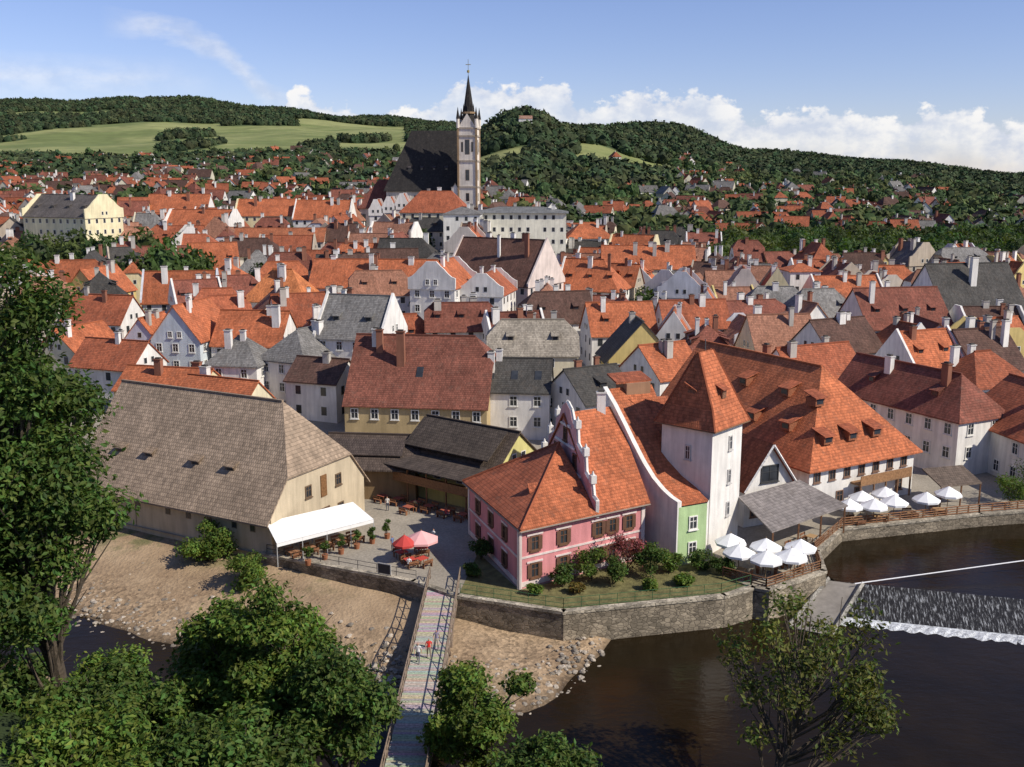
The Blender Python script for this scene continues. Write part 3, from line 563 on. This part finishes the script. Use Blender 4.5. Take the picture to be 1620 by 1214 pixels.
def scatter(name,P,S,variants,cols,mat,squash=1):
    VV=[];FF=[];CC=[];off=0; nv=len(variants); which=npr.integers(0,nv,len(P))
    for w in range(nv):
        V,F,sh=variants[w]; m=which==w; p=P[m]; s_=S[m]; n=len(p)
        if n==0: continue
        a=npr.random(n)*6.28; ca,sa=np.cos(a)[:,None],np.sin(a)[:,None]
        X=V[None,:,0]*ca-V[None,:,1]*sa; Y=V[None,:,0]*sa+V[None,:,1]*ca; Z=np.repeat(V[None,:,2],n,0)*squash
        W=np.stack([X,Y,Z],-1)*s_[:,None,None]+p[:,None,:]
        FF.append((F[None]+off+(np.arange(n)*len(V))[:,None,None]).reshape(-1,3)); off+=n*len(V); VV.append(W.reshape(-1,3))
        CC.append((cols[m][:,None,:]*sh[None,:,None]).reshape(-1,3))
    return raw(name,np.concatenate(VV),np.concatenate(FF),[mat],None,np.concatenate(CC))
def gcol(n,base=(.058,.09,.028),v=.45):
    c=np.array(base)[None]*npr.uniform(1-v,1+v,(n,1)); c[:,0]*=npr.uniform(.8,1.4,n); return c
VF=[crown_variant(34,.35,.85,s) for s in range(4)]; VM=[crown_variant(420,.16,.72,10+s) for s in range(4)]
n=62000; k=npr.uniform(-.62,.62,n); y=np.sqrt(npr.uniform(700**2,2900**2,n)); x=k*y; keep=(wood(x,y)>.5)&(npr.random(n)<np.where(y<1400,.7,.42)); x,y=x[keep],y[keep]
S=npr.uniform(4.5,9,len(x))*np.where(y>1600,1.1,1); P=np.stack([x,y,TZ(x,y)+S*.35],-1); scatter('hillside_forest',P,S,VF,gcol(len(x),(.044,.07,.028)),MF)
n=5600; k=npr.uniform(-.58,.58,n); y=npr.uniform(455,1350,n); x=k*y; keep=np.ones(n,bool); keep&=~((k<-.1)&(npr.random(n)<.25)); keep&=~((k<-.1)&(y>1150)&(npr.random(n)<.6)); keep&=~((k>-.05)&(k<.15)&(y>880)); x,y=x[keep],y[keep]
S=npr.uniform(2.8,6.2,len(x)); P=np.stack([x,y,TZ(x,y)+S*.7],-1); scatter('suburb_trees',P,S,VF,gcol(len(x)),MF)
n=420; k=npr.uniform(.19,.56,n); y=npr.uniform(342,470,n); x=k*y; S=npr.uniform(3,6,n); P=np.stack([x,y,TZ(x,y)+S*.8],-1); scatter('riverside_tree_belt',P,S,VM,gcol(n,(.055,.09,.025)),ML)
L=[(-92,268,7),(-98,264,6),(-86,275,6),(-78,152,6),(-70,138,7),(-64,127,6),(-130,262,7),(-84,140,8),(-66,118,5),(-136,318,6),(-126,325,5),(-146,322,5),(-115,318,6),(-107,325,5),(-122,300,6),(-133,308,5),(-154,325,5),(-141,300,6),(-118,328,5),(-83,262,5)]
for i in range(110):
    yy=rnd.uniform(200,430); L.append((rnd.uniform(-.5,.4)*yy,yy,rnd.uniform(2,3.8)))
L=np.array(L); P=np.stack([L[:,0],L[:,1],TZ(L[:,0],L[:,1])+L[:,2]*1.0],-1); scatter('town_trees',P,L[:,2],VM,gcol(len(L),(.05,.09,.025)),ML,1.1)
def tree(name,x,y,z,h,R,n,cb=.25,leaf=.3,col=(.05,.1,.02),K=26,seed=0,lean=(0,0),tr=.35,tight=.34,rmin=.35):
    r=np.random.default_rng(seed); rz=h*(1-cb)/2; zc=z+h-rz
    d=r.normal(size=(K,3)); d/=np.linalg.norm(d,axis=1)[:,None]; rad=r.uniform(rmin,.95,(K,1)); C=d*rad*np.array([R,R,rz])*.82+np.array([x+lean[0],y+lean[1],zc])
    cr=r.uniform(.7,1.2,K)*R*tight
    w=r.integers(0,K,n); q=r.normal(size=(n,3)); q/=np.linalg.norm(q,axis=1)[:,None]; rr=r.random((n,1))**.4*(1+.35*np.sin(q[:,:1]*7+w[:,None])*np.sin(q[:,2:]*6+w[:,None]*2))
    off=q*rr*cr[w][:,None]*np.array([1,1,.7]); c=C[w]+off
    nn=q*.6+np.array([0,0,.7])+r.normal(size=(n,3))*.6; nn/=np.linalg.norm(nn,axis=1)[:,None]
    a=np.cross(nn,r.normal(size=(n,3))); a/=np.linalg.norm(a,axis=1)[:,None]; b_=np.cross(nn,a); s_=leaf*r.uniform(.6,1.3,(n,1))
    V=np.stack([c-a*s_,c-b_*s_*.5+nn*s_*.12,c+a*s_,c+b_*s_*.5+nn*s_*.12],1).reshape(-1,3); F=np.arange(4*n).reshape(-1,4)
    cc=np.array(col)[None]*r.uniform(.55,1.35,(n,1))*(.75+.5*r.random(K))[w][:,None]; cc[:,0]*=r.uniform(.8,1.5,n); cc=np.repeat(cc,4,0)
    tv=[];tf=[]
    def cone(p,q_,r0,r1,k=6):
        p=np.array(p,float);q_=np.array(q_,float);dd=q_-p;dd/=np.linalg.norm(dd)+1e-9; xx=np.cross(dd,[.3,.9,.1]);xx/=np.linalg.norm(xx);yy=np.cross(dd,xx); b0=len(tv)
        for cp,rr_ in ((p,r0),(q_,r1)):
            for i in range(k): t=2*math.pi*i/k; tv.append(cp+(xx*math.cos(t)+yy*math.sin(t))*rr_)
        for i in range(k): j=(i+1)%k; tf.append([b0+i,b0+j,b0+k+j,b0+k+i])
    top=np.array([x+lean[0],y+lean[1],z+h*.85]); base=np.array([x,y,z-.8]); mids=[base+(top-base)*t+np.array([math.sin(t*5+seed)*.04*h,math.cos(t*4+seed)*.03*h,0])*(t*(1-t)*4) for t in np.linspace(0,1,7)]
    for i in range(6): cone(mids[i],mids[i+1],tr*(1-i/6.5),tr*(1-(i+1)/6.5),8)
    for i in range(K):
        t=min(.95,max(cb*.8,(C[i][2]-z)/h-.18)); f=t*6; i0=int(min(5,f)); s0=mids[i0]+(mids[i0+1]-mids[i0])*(f-i0); m0=(s0+C[i])/2+np.array([0,0,-.08*R]); cone(s0,m0,tr*.4*(1-t*.5),tr*.22,5); cone(m0,C[i],tr*.22,.03,5)
        for j in range(2): e=C[i]+r.normal(size=3)*cr[i]*.5; cone(m0,e,tr*.12,.02,4)
    tv=np.array(tv); tf=np.array(tf)+len(V); FF=np.concatenate([F,tf]); mi=np.concatenate([np.zeros(len(F)),np.ones(len(tf))]); cc=np.concatenate([cc,np.tile([.09,.07,.05],(len(tv),1))])
    return raw(name,np.concatenate([V,tv]),FF,[ML,MB_],mi,cc)
LG=(.1,.17,.03);DG=(.065,.12,.025)
tree('large_tree',-30.2,61,0,37.5,5.9,44000,.14,.23,DG,76,1,tr=.5,tight=.36); tree('large_tree',-37,64,0,30,6.5,18000,.1,.26,DG,40,2,tr=.5); tree('large_tree',-32.5,54,3,23,6.0,20000,.0,.23,DG,38,3)
tree('riverside_tree',-19,62,-2,14,5.2,22000,.12,.21,LG,40,4,tight=.3); tree('riverside_tree',-14.8,61,-2,16.8,5.0,22000,.12,.21,LG,42,5,tight=.3); tree('riverside_tree',-10.8,57,-1,12.8,4.2,15000,.15,.2,DG,30,6)
tree('riverside_tree',-2.2,62,-2.5,10.6,4.1,19000,.08,.19,LG,34,7,tight=.3); tree('riverside_tree',1.6,55,-1,7,3.5,9000,.1,.19,DG,22,8)
tree('riverside_tree',-25,58,-1,9.5,5.5,16000,.1,.22,DG,32,9); tree('riverside_tree',-35,63,-1,9,5.5,14000,.05,.22,DG,28,10); tree('riverside_tree',-15,52,0,9,5.5,14000,.1,.22,DG,28,20); tree('riverside_tree',-24,50,2,8,5.5,12000,.05,.22,LG,26,21); tree('riverside_tree',-31,71,-2,4.6,3.8,8000,.0,.2,LG,18,22); tree('riverside_tree',-21.5,66,-2.5,10.5,3.8,11000,.08,.2,LG,24,23); tree('riverside_tree',-26,67,-2.5,5.5,3.6,8000,.0,.2,DG,18,24)
tree('sparse_riverside_tree',15.8,56,-3,16.4,7.4,5600,.22,.19,(.085,.115,.025),44,11,lean=(3.2,4),tr=.32,tight=.19,rmin=.5)
tree('shrub',-31.8,99.5,-1.6,4.9,2.8,6500,.02,.17,LG,18,12,tr=.12,tight=.42); tree('shrub',-26,93.5,-1.6,3.6,2.4,5000,.02,.17,LG,16,13,tr=.12,tight=.42)
for i,(x,y,h,R,c) in enumerate(((4.8,90.2,2.4,1.3,DG),(7.6,91.6,3.4,1.9,LG),(11.2,93.6,5.0,2.2,(.2,.07,.07)),(9.6,90.8,3.0,1.7,DG),(13.5,92.6,3.9,2,DG),(15.5,93.8,2.4,1.5,LG),(18.6,94.2,2.6,1.7,DG),(20.6,93.2,2,1.3,DG),(-3.2,97,2.6,1.4,DG),(-3.9,92.5,1.6,1,DG),(2.2,88.3,1.2,.8,LG),(16.5,90.5,1.2,1.1,LG),(59,114.5,4,2.4,LG),(13,89.5,1.3,1,LG),(6,88.5,1.0,.8,(.14,.12,.03)),(63,117,6,3,DG))):
    tree('garden_shrub',x,y,0,h,R,1900,.03,.14,c,14,30+i,tr=.08,tight=.42)
b=MB(); b.face([(-4.9,88.6,.02),(4.6,85,.02),(19.4,88.3,.02),(22.2,90.4,.02),(20,96.8,.02),(16.5,95.4,.02),(13.2,97.2,.02),(.7,89.3,.02),(-3.5,99,.02)],GR,(.15,.135,.055)); b.done('garden_lawn')
# ------------------------------------------------------------------ street furniture
def railing(name,pts,h=1.05,sp=1.8,col=(.16,.09,.05),x=False,rails=(1,.55,.15),r=.05,b=None):
    own=b is None; b=b or MB()
    for p,q in zip(pts,pts[1:]):
        p,q=Vector(p),Vector(q); k=max(1,int((q-p).length/sp))
        for i in range(k+1): c=p.lerp(q,i/k); b.beam(c,c+Vector((0,0,h)),r*1.3,RW,col)
        for f in rails: b.beam(p+Vector((0,0,h*f)),q+Vector((0,0,h*f)),r,RW,col)
        if x:
            for i in range(k): a,c=p.lerp(q,i/k),p.lerp(q,(i+1)/k); b.beam(a+Vector((0,0,.1)),c+Vector((0,0,h-.1)),r*.7,RW,col)
    if own: b.done(name)
b=MB()
x0,x1=-8.35,-5.55; y=48.
while y<92.6: b.box((-6.95,y,-.06),(1,0),1.45,.13,.05,RW,tuple(c*rnd.uniform(.8,1.2) for c in (.42,.37,.31))); y+=.29
for x in (x0,-6.95,x1): b.box((x,70,-.35),(0,1),22.2,.12,.2,RW,(.2,.15,.11))
for x in (x0-.05,x1+.05): railing('',[(x,48,-.1),(x,92,-.1)],1.25,2.1,(.2,.15,.11),True,(1,.5),.065,b)
for y in (58,69,80.5):
    b.box((-6.95,y,-3),(1,0),1.2,.45,2.6,STN,(.28,.25,.2)); 
    for x in (x0,x1): b.beam((x,y-2.4,-.4),(x,y,-2.6),.1,RW,(.18,.13,.09)); b.beam((x,y+2.4,-.4),(x,y,-2.6),.1,RW,(.18,.13,.09))
o=b.done('wooden_footbridge'); o.rotation_euler[2]=-.015; o.location[0]=-.9
railing('garden_fence',[(-4.8,88,.2),(4.6,84.7,.2),(19.4,88.1,.2),(22.6,90.1,.2)],1.0,1.6,(.04,.12,.05),False,(1,.5,.1),.025)
railing('deck_railing',[(20.4,92.2,.1),(23.9,89.4,.1),(30.3,93.8,.1),(31.2,99,.1)],1.05,1.2,(.2,.1,.05),False,(1,.75,.5,.25),.06)
railing('deck_railing',[(31.2,99,.1),(36.3,106.2,.1)],1.05,1.3,(.2,.1,.05),False,(1,.75,.5,.25),.06)
railing('terrace_railing',[(36.3,106.3,.1),(53.8,111.2,.1),(62,113,.1)],1.1,1.5,(.24,.12,.06),False,(1,.75,.5,.25),.07)
railing('square_railing',[(-25.2,98.5,.2),(-9.2,91.4,.2)],.9,2,(.1,.09,.08),False,(1,.5),.03)
b=MB(); b.frame(-12.3,92.5,0,math.radians(-24)); b.box((0,-.15,.9),(1,0),.75,.03,.55,WD,(.6,.58,.52)); b.box((0,-.19,.9),(1,0),.66,.02,.46,WD,(.04,.04,.045))
for x in (-.65,.65): b.beam((x,-.1,.1),(x,-.1,1.5),.04,RW,(.2,.12,.07))
b.done('notice_board')
def umbrella(x,y,s=1.7,col=(.85,.85,.83),name='parasol',z=0):
    b=MB(); b.beam((x,y,z),(x,y,z+2.9),.04,WD,(.3,.2,.1),k=6); b.beam((x,y,z),(x,y,z+.12),.3,WD,(.2,.2,.2),.25,8); k=8; rr=rnd.random()
    rim=[(x+s*math.cos(rr+2*math.pi*i/k),y+s*math.sin(rr+2*math.pi*i/k),z+2.1) for i in range(k)]
    for i in range(k):
        p,q=rim[i],rim[(i+1)%k]; b.face([p,q,(x,y,z+3.0)],CL,col); b.face([(p[0],p[1],z+1.88),(q[0],q[1],z+1.88),q,p],CL,tuple(c*.95 for c in col))
    b.beam((x,y,z+3.0),(x,y,z+3.15),.04,WD,(.3,.2,.1)); b.done(name)
def table(x,y,rot=0,cloth=(.5,.06,.05),wood_=(.22,.1,.05)):
    b=MB(); b.frame(x,y,0,rot); b.box((0,0,.74),(1,0),.55,.45,.025,CL,cloth)
    for a,c in ((-.45,-.35),(.45,-.35),(.45,.35),(-.45,.35)): b.box((a,c,.36),(1,0),.03,.03,.36,RW,wood_)
    for sy in (-1,1):
        b.box((0,sy*.85,.44),(1,0),.55,.17,.025,RW,wood_); b.box((0,sy*1.05,.72),(1,0),.55,.02,.12,RW,wood_)
        for a in (-.5,.5): b.box((a,sy*.85,.21),(1,0),.03,.15,.21,RW,wood_); b.box((a,sy*1.03,.6),(1,0),.03,.02,.18,RW,wood_)
    b.done('cafe_table_with_benches')
for x,y in ((22.2,93.6),(24.4,91.8),(27.0,92.5),(25.2,95.2),(28.6,95.0),(22.0,96.6)): umbrella(x,y,1.6)
for x,y in ((37.6,107.9),(40.4,107.9),(43.2,109.3),(43.2,112.3),(47.2,110.3),(50.6,112.4),(40.0,110.8)): umbrella(x,y,1.55)
for x,y in ((22.2,92.6),(25,93.6),(27.8,94.6),(38.4,107.6),(41,108.3),(45.4,110),(49,111),(29.5,99.5),(31.8,102)): table(x,y,rnd.random()*1.5,(.4,.25,.12))
umbrella(-9.2,97.4,1.8,(.78,.42,.4),'pink_parasol'); umbrella(-10.8,96.2,1.2,(.5,.06,.05),'red_parasol')
for x,y in ((-10.2,95.4),(-11.2,97.4),(-9.3,98.6),(-9.0,95.6)): table(x,y,rnd.random(),(.5,.07,.05))
for x,y in ((-13.5,115),(-11.3,113.6),(-9.6,112.2),(-7.6,110.6),(-5.6,109.2),(-12,111.8),(-15.5,116)): table(x,y,-.65,(.35,.1,.06))
b=MB(); b.slab([(-23.3,95.0,2.45),(-14.7,102.3,2.45),(-17.3,105.2,3.4),(-25.2,98.6,3.4)],.06,CL,(.85,.84,.8)); 
b.face([(-23.3,95.0,2.1),(-14.7,102.3,2.1),(-14.7,102.3,2.5),(-23.3,95,2.5)],CL,(.8,.79,.76))
for t in (0,.25,.5,.75,1): p=lp((-23.3,95.05),(-14.7,102.35),t); q=lp((-25.1,98.6),(-17.3,105.1),t); b.beam((*p,0),(*p,2.5),.05,WD,(.5,.5,.48)); b.beam((*q,0),(*q,3.4),.05,WD,(.5,.5,.48))
b.done('white_awning')
for t in (.1,.3,.5,.7,.9): p=lp((-23,97),(-16,103),t); table(p[0],p[1],.7,(.3,.15,.08))
for i in range(6):
    p=lp((-20.4,95.6),(-13.4,103.2),i/5); b=MB(); b.beam((*p,0),(*p,.55),.25,WD,(.3,.12,.06),.34,10); b.done('flower_pot'); tree('potted_shrub',p[0],p[1],.5,1.7,.55,700,.05,.1,DG,8,60+i,tr=.04,tight=.5)
V,F,sh=crown_variant(1,.01,1,5); n=1500; x=np.concatenate([npr.uniform(-12,8,700),npr.uniform(-45,-10,800)]); yy=itn(x,SHORE)+npr.normal(2.5,3,n)
S=npr.uniform(.05,.4,n)**1.5*1.2; P=np.stack([x,yy,farbank(x,yy)],-1)
o=scatter('river_stones',P,S,[(V,F,sh*0+1)],npr.uniform(.15,.45,(n,1))*np.array([[1,.86,.68]]),MGR,.6)
# ------------------------------------------------------------------ people
def pmat(shirt,tr,hair,zo):
    a=N('clothing_and_skin'); tc=a.n('ShaderNodeTexCoord').outputs['Object']; sp=a.n('ShaderNodeSeparateXYZ'); a.l(tc,sp.inputs[0]); z=sp.outputs[2]
    gt=lambda v,t:a.math('GREATER_THAN',v,t)
    c=a.mix(gt(z,.97-zo),tr,shirt); ax=a.math('ABSOLUTE',sp.outputs[0]); c=a.mix(a.math('MULTIPLY',gt(ax,.215),a.math('LESS_THAN',z,1.22-zo)),c,(.45,.26,.18)) if zo==0 else c
    c=a.mix(gt(z,1.5-zo),c,(.45,.26,.18)); hb=a.math('MULTIPLY',gt(z,1.56-zo),gt(sp.outputs[1],.03)); c=a.mix(a.math('MAXIMUM',hb,gt(z,1.7-zo)),c,hair)
    c=a.mix(a.math('LESS_THAN',z,.08),c,(.03,.025,.02)); return a.base(c,.8)
def person(name,x,y,z,rot,shirt,tr,hair=(.05,.03,.02),pose='walk'):
    V=[];E=[];R=[]
    def add(p,r,par=None):
        V.append(p);R.append(r); i=len(V)-1
        if par is not None:E.append((par,i))
        return i
    zo=.42 if pose=='sit' else 0
    pel=add((0,0,.96-zo),.13); w=add((0,.0,1.12-zo),.125,pel); ch=add((0,.01,1.33-zo),.15,w); nk=add((0,0,1.49-zo),.055,ch); hd=add((0,-.01,1.6-zo),.085,nk); tp=add((0,0,1.7-zo),.08,hd); add((0,-.115,1.6-zo),.016,hd)
    for s_ in (-1,1):
        if pose=='sit': J=[((s_*.1,0,.5),.09),((s_*.12,-.45,.5),.06),((s_*.12,-.47,.1),.045),((s_*.12,-.62,.04),.04)]
        else:
            st=.2*s_ if pose=='walk' else 0; J=[((s_*.1,0,.86),.095),((s_*.11,-st*.6-.02,.48),.062),((s_*.11,-st+(.08 if st<0 else 0),.1),.042),((s_*.12,-st-.15,.04),.04)]
        p=pel
        for q,r_ in J: p=add(q,r_,p)
        sh_=add((s_*.19,0,1.42-zo),.06,ch); sw=-.12*s_ if pose=='walk' else 0
        if pose=='sit': el=add((s_*.24,-.05,.72),.042,sh_); ha=add((s_*.17,-.33,.76),.03,el)
        else: el=add((s_*.25,.03,1.13),.042,sh_); ha=add((s_*.26,-.08-sw,.88),.03,el)
        hx,hy,hz=V[ha]
        for f in range(4):
            o_=(f-1.5)*.02; L_=.07-.008*abs(f-1.3)
            if pose=='sit': a_=add((hx+o_,hy-.05,hz-.005),.009,ha); add((hx+o_,hy-.05-L_,hz-.02),.008,a_)
            else: a_=add((hx,hy+o_,hz-.06),.009,ha); add((hx-s_*.015,hy+o_,hz-.06-L_),.008,a_)
        add((hx-s_*.03,hy-.04,hz-.04 if pose!='sit' else hz),.01,ha)
    me=bpy.data.meshes.new(name); me.from_pydata(V,E,[]); o=link(bpy.data.objects.new(name,me)); o.location=(x,y,z); o.rotation_euler[2]=rot
    o.modifiers.new('skin','SKIN'); 
    for i,r_ in enumerate(R): me.skin_vertices[0].data[i].radius=(r_,r_*(.72 if i in (1,2) else 1)); me.skin_vertices[0].data[i].use_root=(i==0)
    m=o.modifiers.new('sub','SUBSURF'); m.levels=m.render_levels=2; me.materials.append(pmat(shirt,tr,hair,zo)); return o
person('man_in_red_shirt',-6.7,75.6,0,.2,(.65,.04,.03),(.25,.2,.15)); person('woman_in_white',-7.5,74.8,0,-.1,(.7,.68,.65),(.1,.1,.14)); person('man_in_dark_shirt',-6.2,77.2,0,.1,(.25,.22,.3),(.4,.35,.28))
person('woman_walking',-8.3,101.5,0,2.5,(.7,.7,.7),(.5,.1,.1)); person('man_standing',-12.4,99.4,0,1,(.15,.2,.35),(.08,.08,.1),pose='stand'); person('man_standing',-14.5,112.5,0,0,(.7,.66,.6),(.1,.1,.12),pose='stand')
for x,y,r_ in ((-10.2,94.6,3.1),(-11.2,98.25,0),(-9.2,99.4,0),(25,92.8,2.8),(-7.5,109.8,2.6),(-11.3,112.8,2.6)): person('seated_guest',x,y,0,r_,rnd.choice([(.6,.1,.1),(.7,.7,.7),(.1,.2,.4),(.5,.4,.2)]),(.1,.1,.15),pose='sit')
# ------------------------------------------------------------------ sky, sun
w=bpy.data.worlds.new('World'); sc.world=w; w.use_nodes=True; t=w.node_tree
class WN(N):
    def __init__(s): s.t=t
a=WN(); bg=t.nodes['Background']; out=t.nodes['World Output']
sk=a.n('ShaderNodeTexSky',sky_type='NISHITA'); sk.sun_disc=False; AZ=math.radians(115); EL=math.radians(41); sk.sun_elevation=EL; sk.sun_rotation=AZ; sk.air_density=1.0; sk.dust_density=.3; sk.ozone_density=2.0; sk.altitude=500
a.l(a.mix(1.0,sk.outputs[0],(1.1,1.06,1.36),'MULTIPLY'),bg.inputs[0]); bg.inputs[1].default_value=.096
d=a.n('ShaderNodeTexCoord').outputs['Generated']; sp=a.n('ShaderNodeSeparateXYZ'); a.l(d,sp.inputs[0])
az=a.math('ARCTAN2',sp.outputs[0],sp.outputs[1]); el=a.math('ARCSINE',sp.outputs[2])
def curve(pts,src):
    fc=a.n('ShaderNodeFloatCurve'); c=fc.mapping.curves[0]
    fc.mapping.use_clip=False
    c.points[0].location=(0,pts[0][1]); c.points[1].location=(1,pts[-1][1])
    for p in pts[1:-1]: c.points.new(*p)
    fc.mapping.update(); a.l(src,fc.inputs['Value']); return fc.outputs[0]
azn=a.math('ADD',az,.5,clamp=True)
tops=[(-.5,0),(-.24,0),(-.203,.076),(-.175,.066),(-.15,.062),(-.102,.06),(-.066,.074),(-.042,.0897),(-.006,.084),(.036,.0885),(.063,.07),(.078,.064),(.114,.0804),(.144,.076),(.185,.0765),(.208,.0637),(.232,.056),(.288,.0597),(.315,.057),(.353,.05),(.385,.06),(.427,.05),(.5,.035)]
env=a.math('ADD',a.math('DIVIDE',curve([(x+.5,y*10) for x,y in tops],azn),10),.002)
cb=a.n('ShaderNodeCombineXYZ'); a.l(az,cb.inputs[0]); a.l(a.math('MULTIPLY',el,1.3),cb.inputs[1]); cv=cb.outputs[0]
n1=a.noise(cv,42,9,.58); n2=a.noise(cv,16,4,.5)
dd=a.math('ADD',a.math('SUBTRACT',env,el),a.math('MULTIPLY',a.math('SUBTRACT',n1,.5),.06))
al=a.rng(dd,0,.006,0,1); al=a.math('MULTIPLY',al,a.rng(a.math('ADD',n2,a.math('MULTIPLY',dd,-4)),.16,.42,.3,1))
hz=a.rng(a.math('SUBTRACT',env,el),-.01,.04,1,.6); al=a.math('MULTIPLY',al,hz)
lc=curve([(0,1.05),(.04,1.0),(.152,1.32),(.218,1.2),(.245,1.0),(.277,.73),(.32,.6),(1,.6)],azn); cd=a.math('ABSOLUTE',a.math('SUBTRACT',el,a.math('DIVIDE',lc,10)))
cs=a.n('ShaderNodeVectorMath',operation='MULTIPLY'); a.l(cv,cs.inputs[0]); cs.inputs[1].default_value=(9,26,1)
nc=a.noise(cs.outputs[0],2.2,7,.6); ci=a.math('MULTIPLY',a.rng(a.math('ADD',cd,a.math('MULTIPLY',a.math('SUBTRACT',nc,.5),.03)),.001,.014,.42,0),a.math('MULTIPLY',a.rng(az,-.23,-.19,1,0),a.rng(az,-.37,-.33,0,1)))
veil=a.math('MULTIPLY',a.rng(a.math('ABSOLUTE',a.math('SUBTRACT',el,.086)),0,.022,.4,0),a.rng(az,-.36,-.27,1,0)); veil=a.math('MULTIPLY',veil,a.rng(nc,.35,.6,.4,1))
al=a.math('MAXIMUM',al,a.math('MAXIMUM',ci,veil),clamp=True)
b2=a.n('ShaderNodeBackground'); a.l(a.mix(a.rng(n1,.38,.6,0,1),(.66,.71,.83),(1,.98,.96)),b2.inputs[0]); b2.inputs[1].default_value=.98
ms=a.n('ShaderNodeMixShader'); a.l(al,ms.inputs[0]); a.l(bg.outputs[0],ms.inputs[1]); a.l(b2.outputs[0],ms.inputs[2]); a.l(ms.outputs[0],out.inputs[0])
sd=bpy.data.lights.new('sun','SUN'); sd.energy=5.0; sd.angle=math.radians(.5); sd.color=(1,.93,.82); so=link(bpy.data.objects.new('sun',sd))
D=Vector((math.sin(AZ)*math.cos(EL),math.cos(AZ)*math.cos(EL),math.sin(EL))); so.rotation_euler=D.to_track_quat('Z','Y').to_euler()
cd_=bpy.data.cameras.new('camera'); cd_.sensor_width=36; cd_.lens=36*1600/1620; cd_.clip_end=20000; cd_.clip_start=.5
co=link(bpy.data.objects.new('camera',cd_)); co.location=(0,0,38); co.rotation_euler=(math.radians(90-11.5),0,0); sc.camera=co
sc.view_settings.view_transform='Standard'; sc.view_settings.look='None'; sc.view_settings.exposure=0
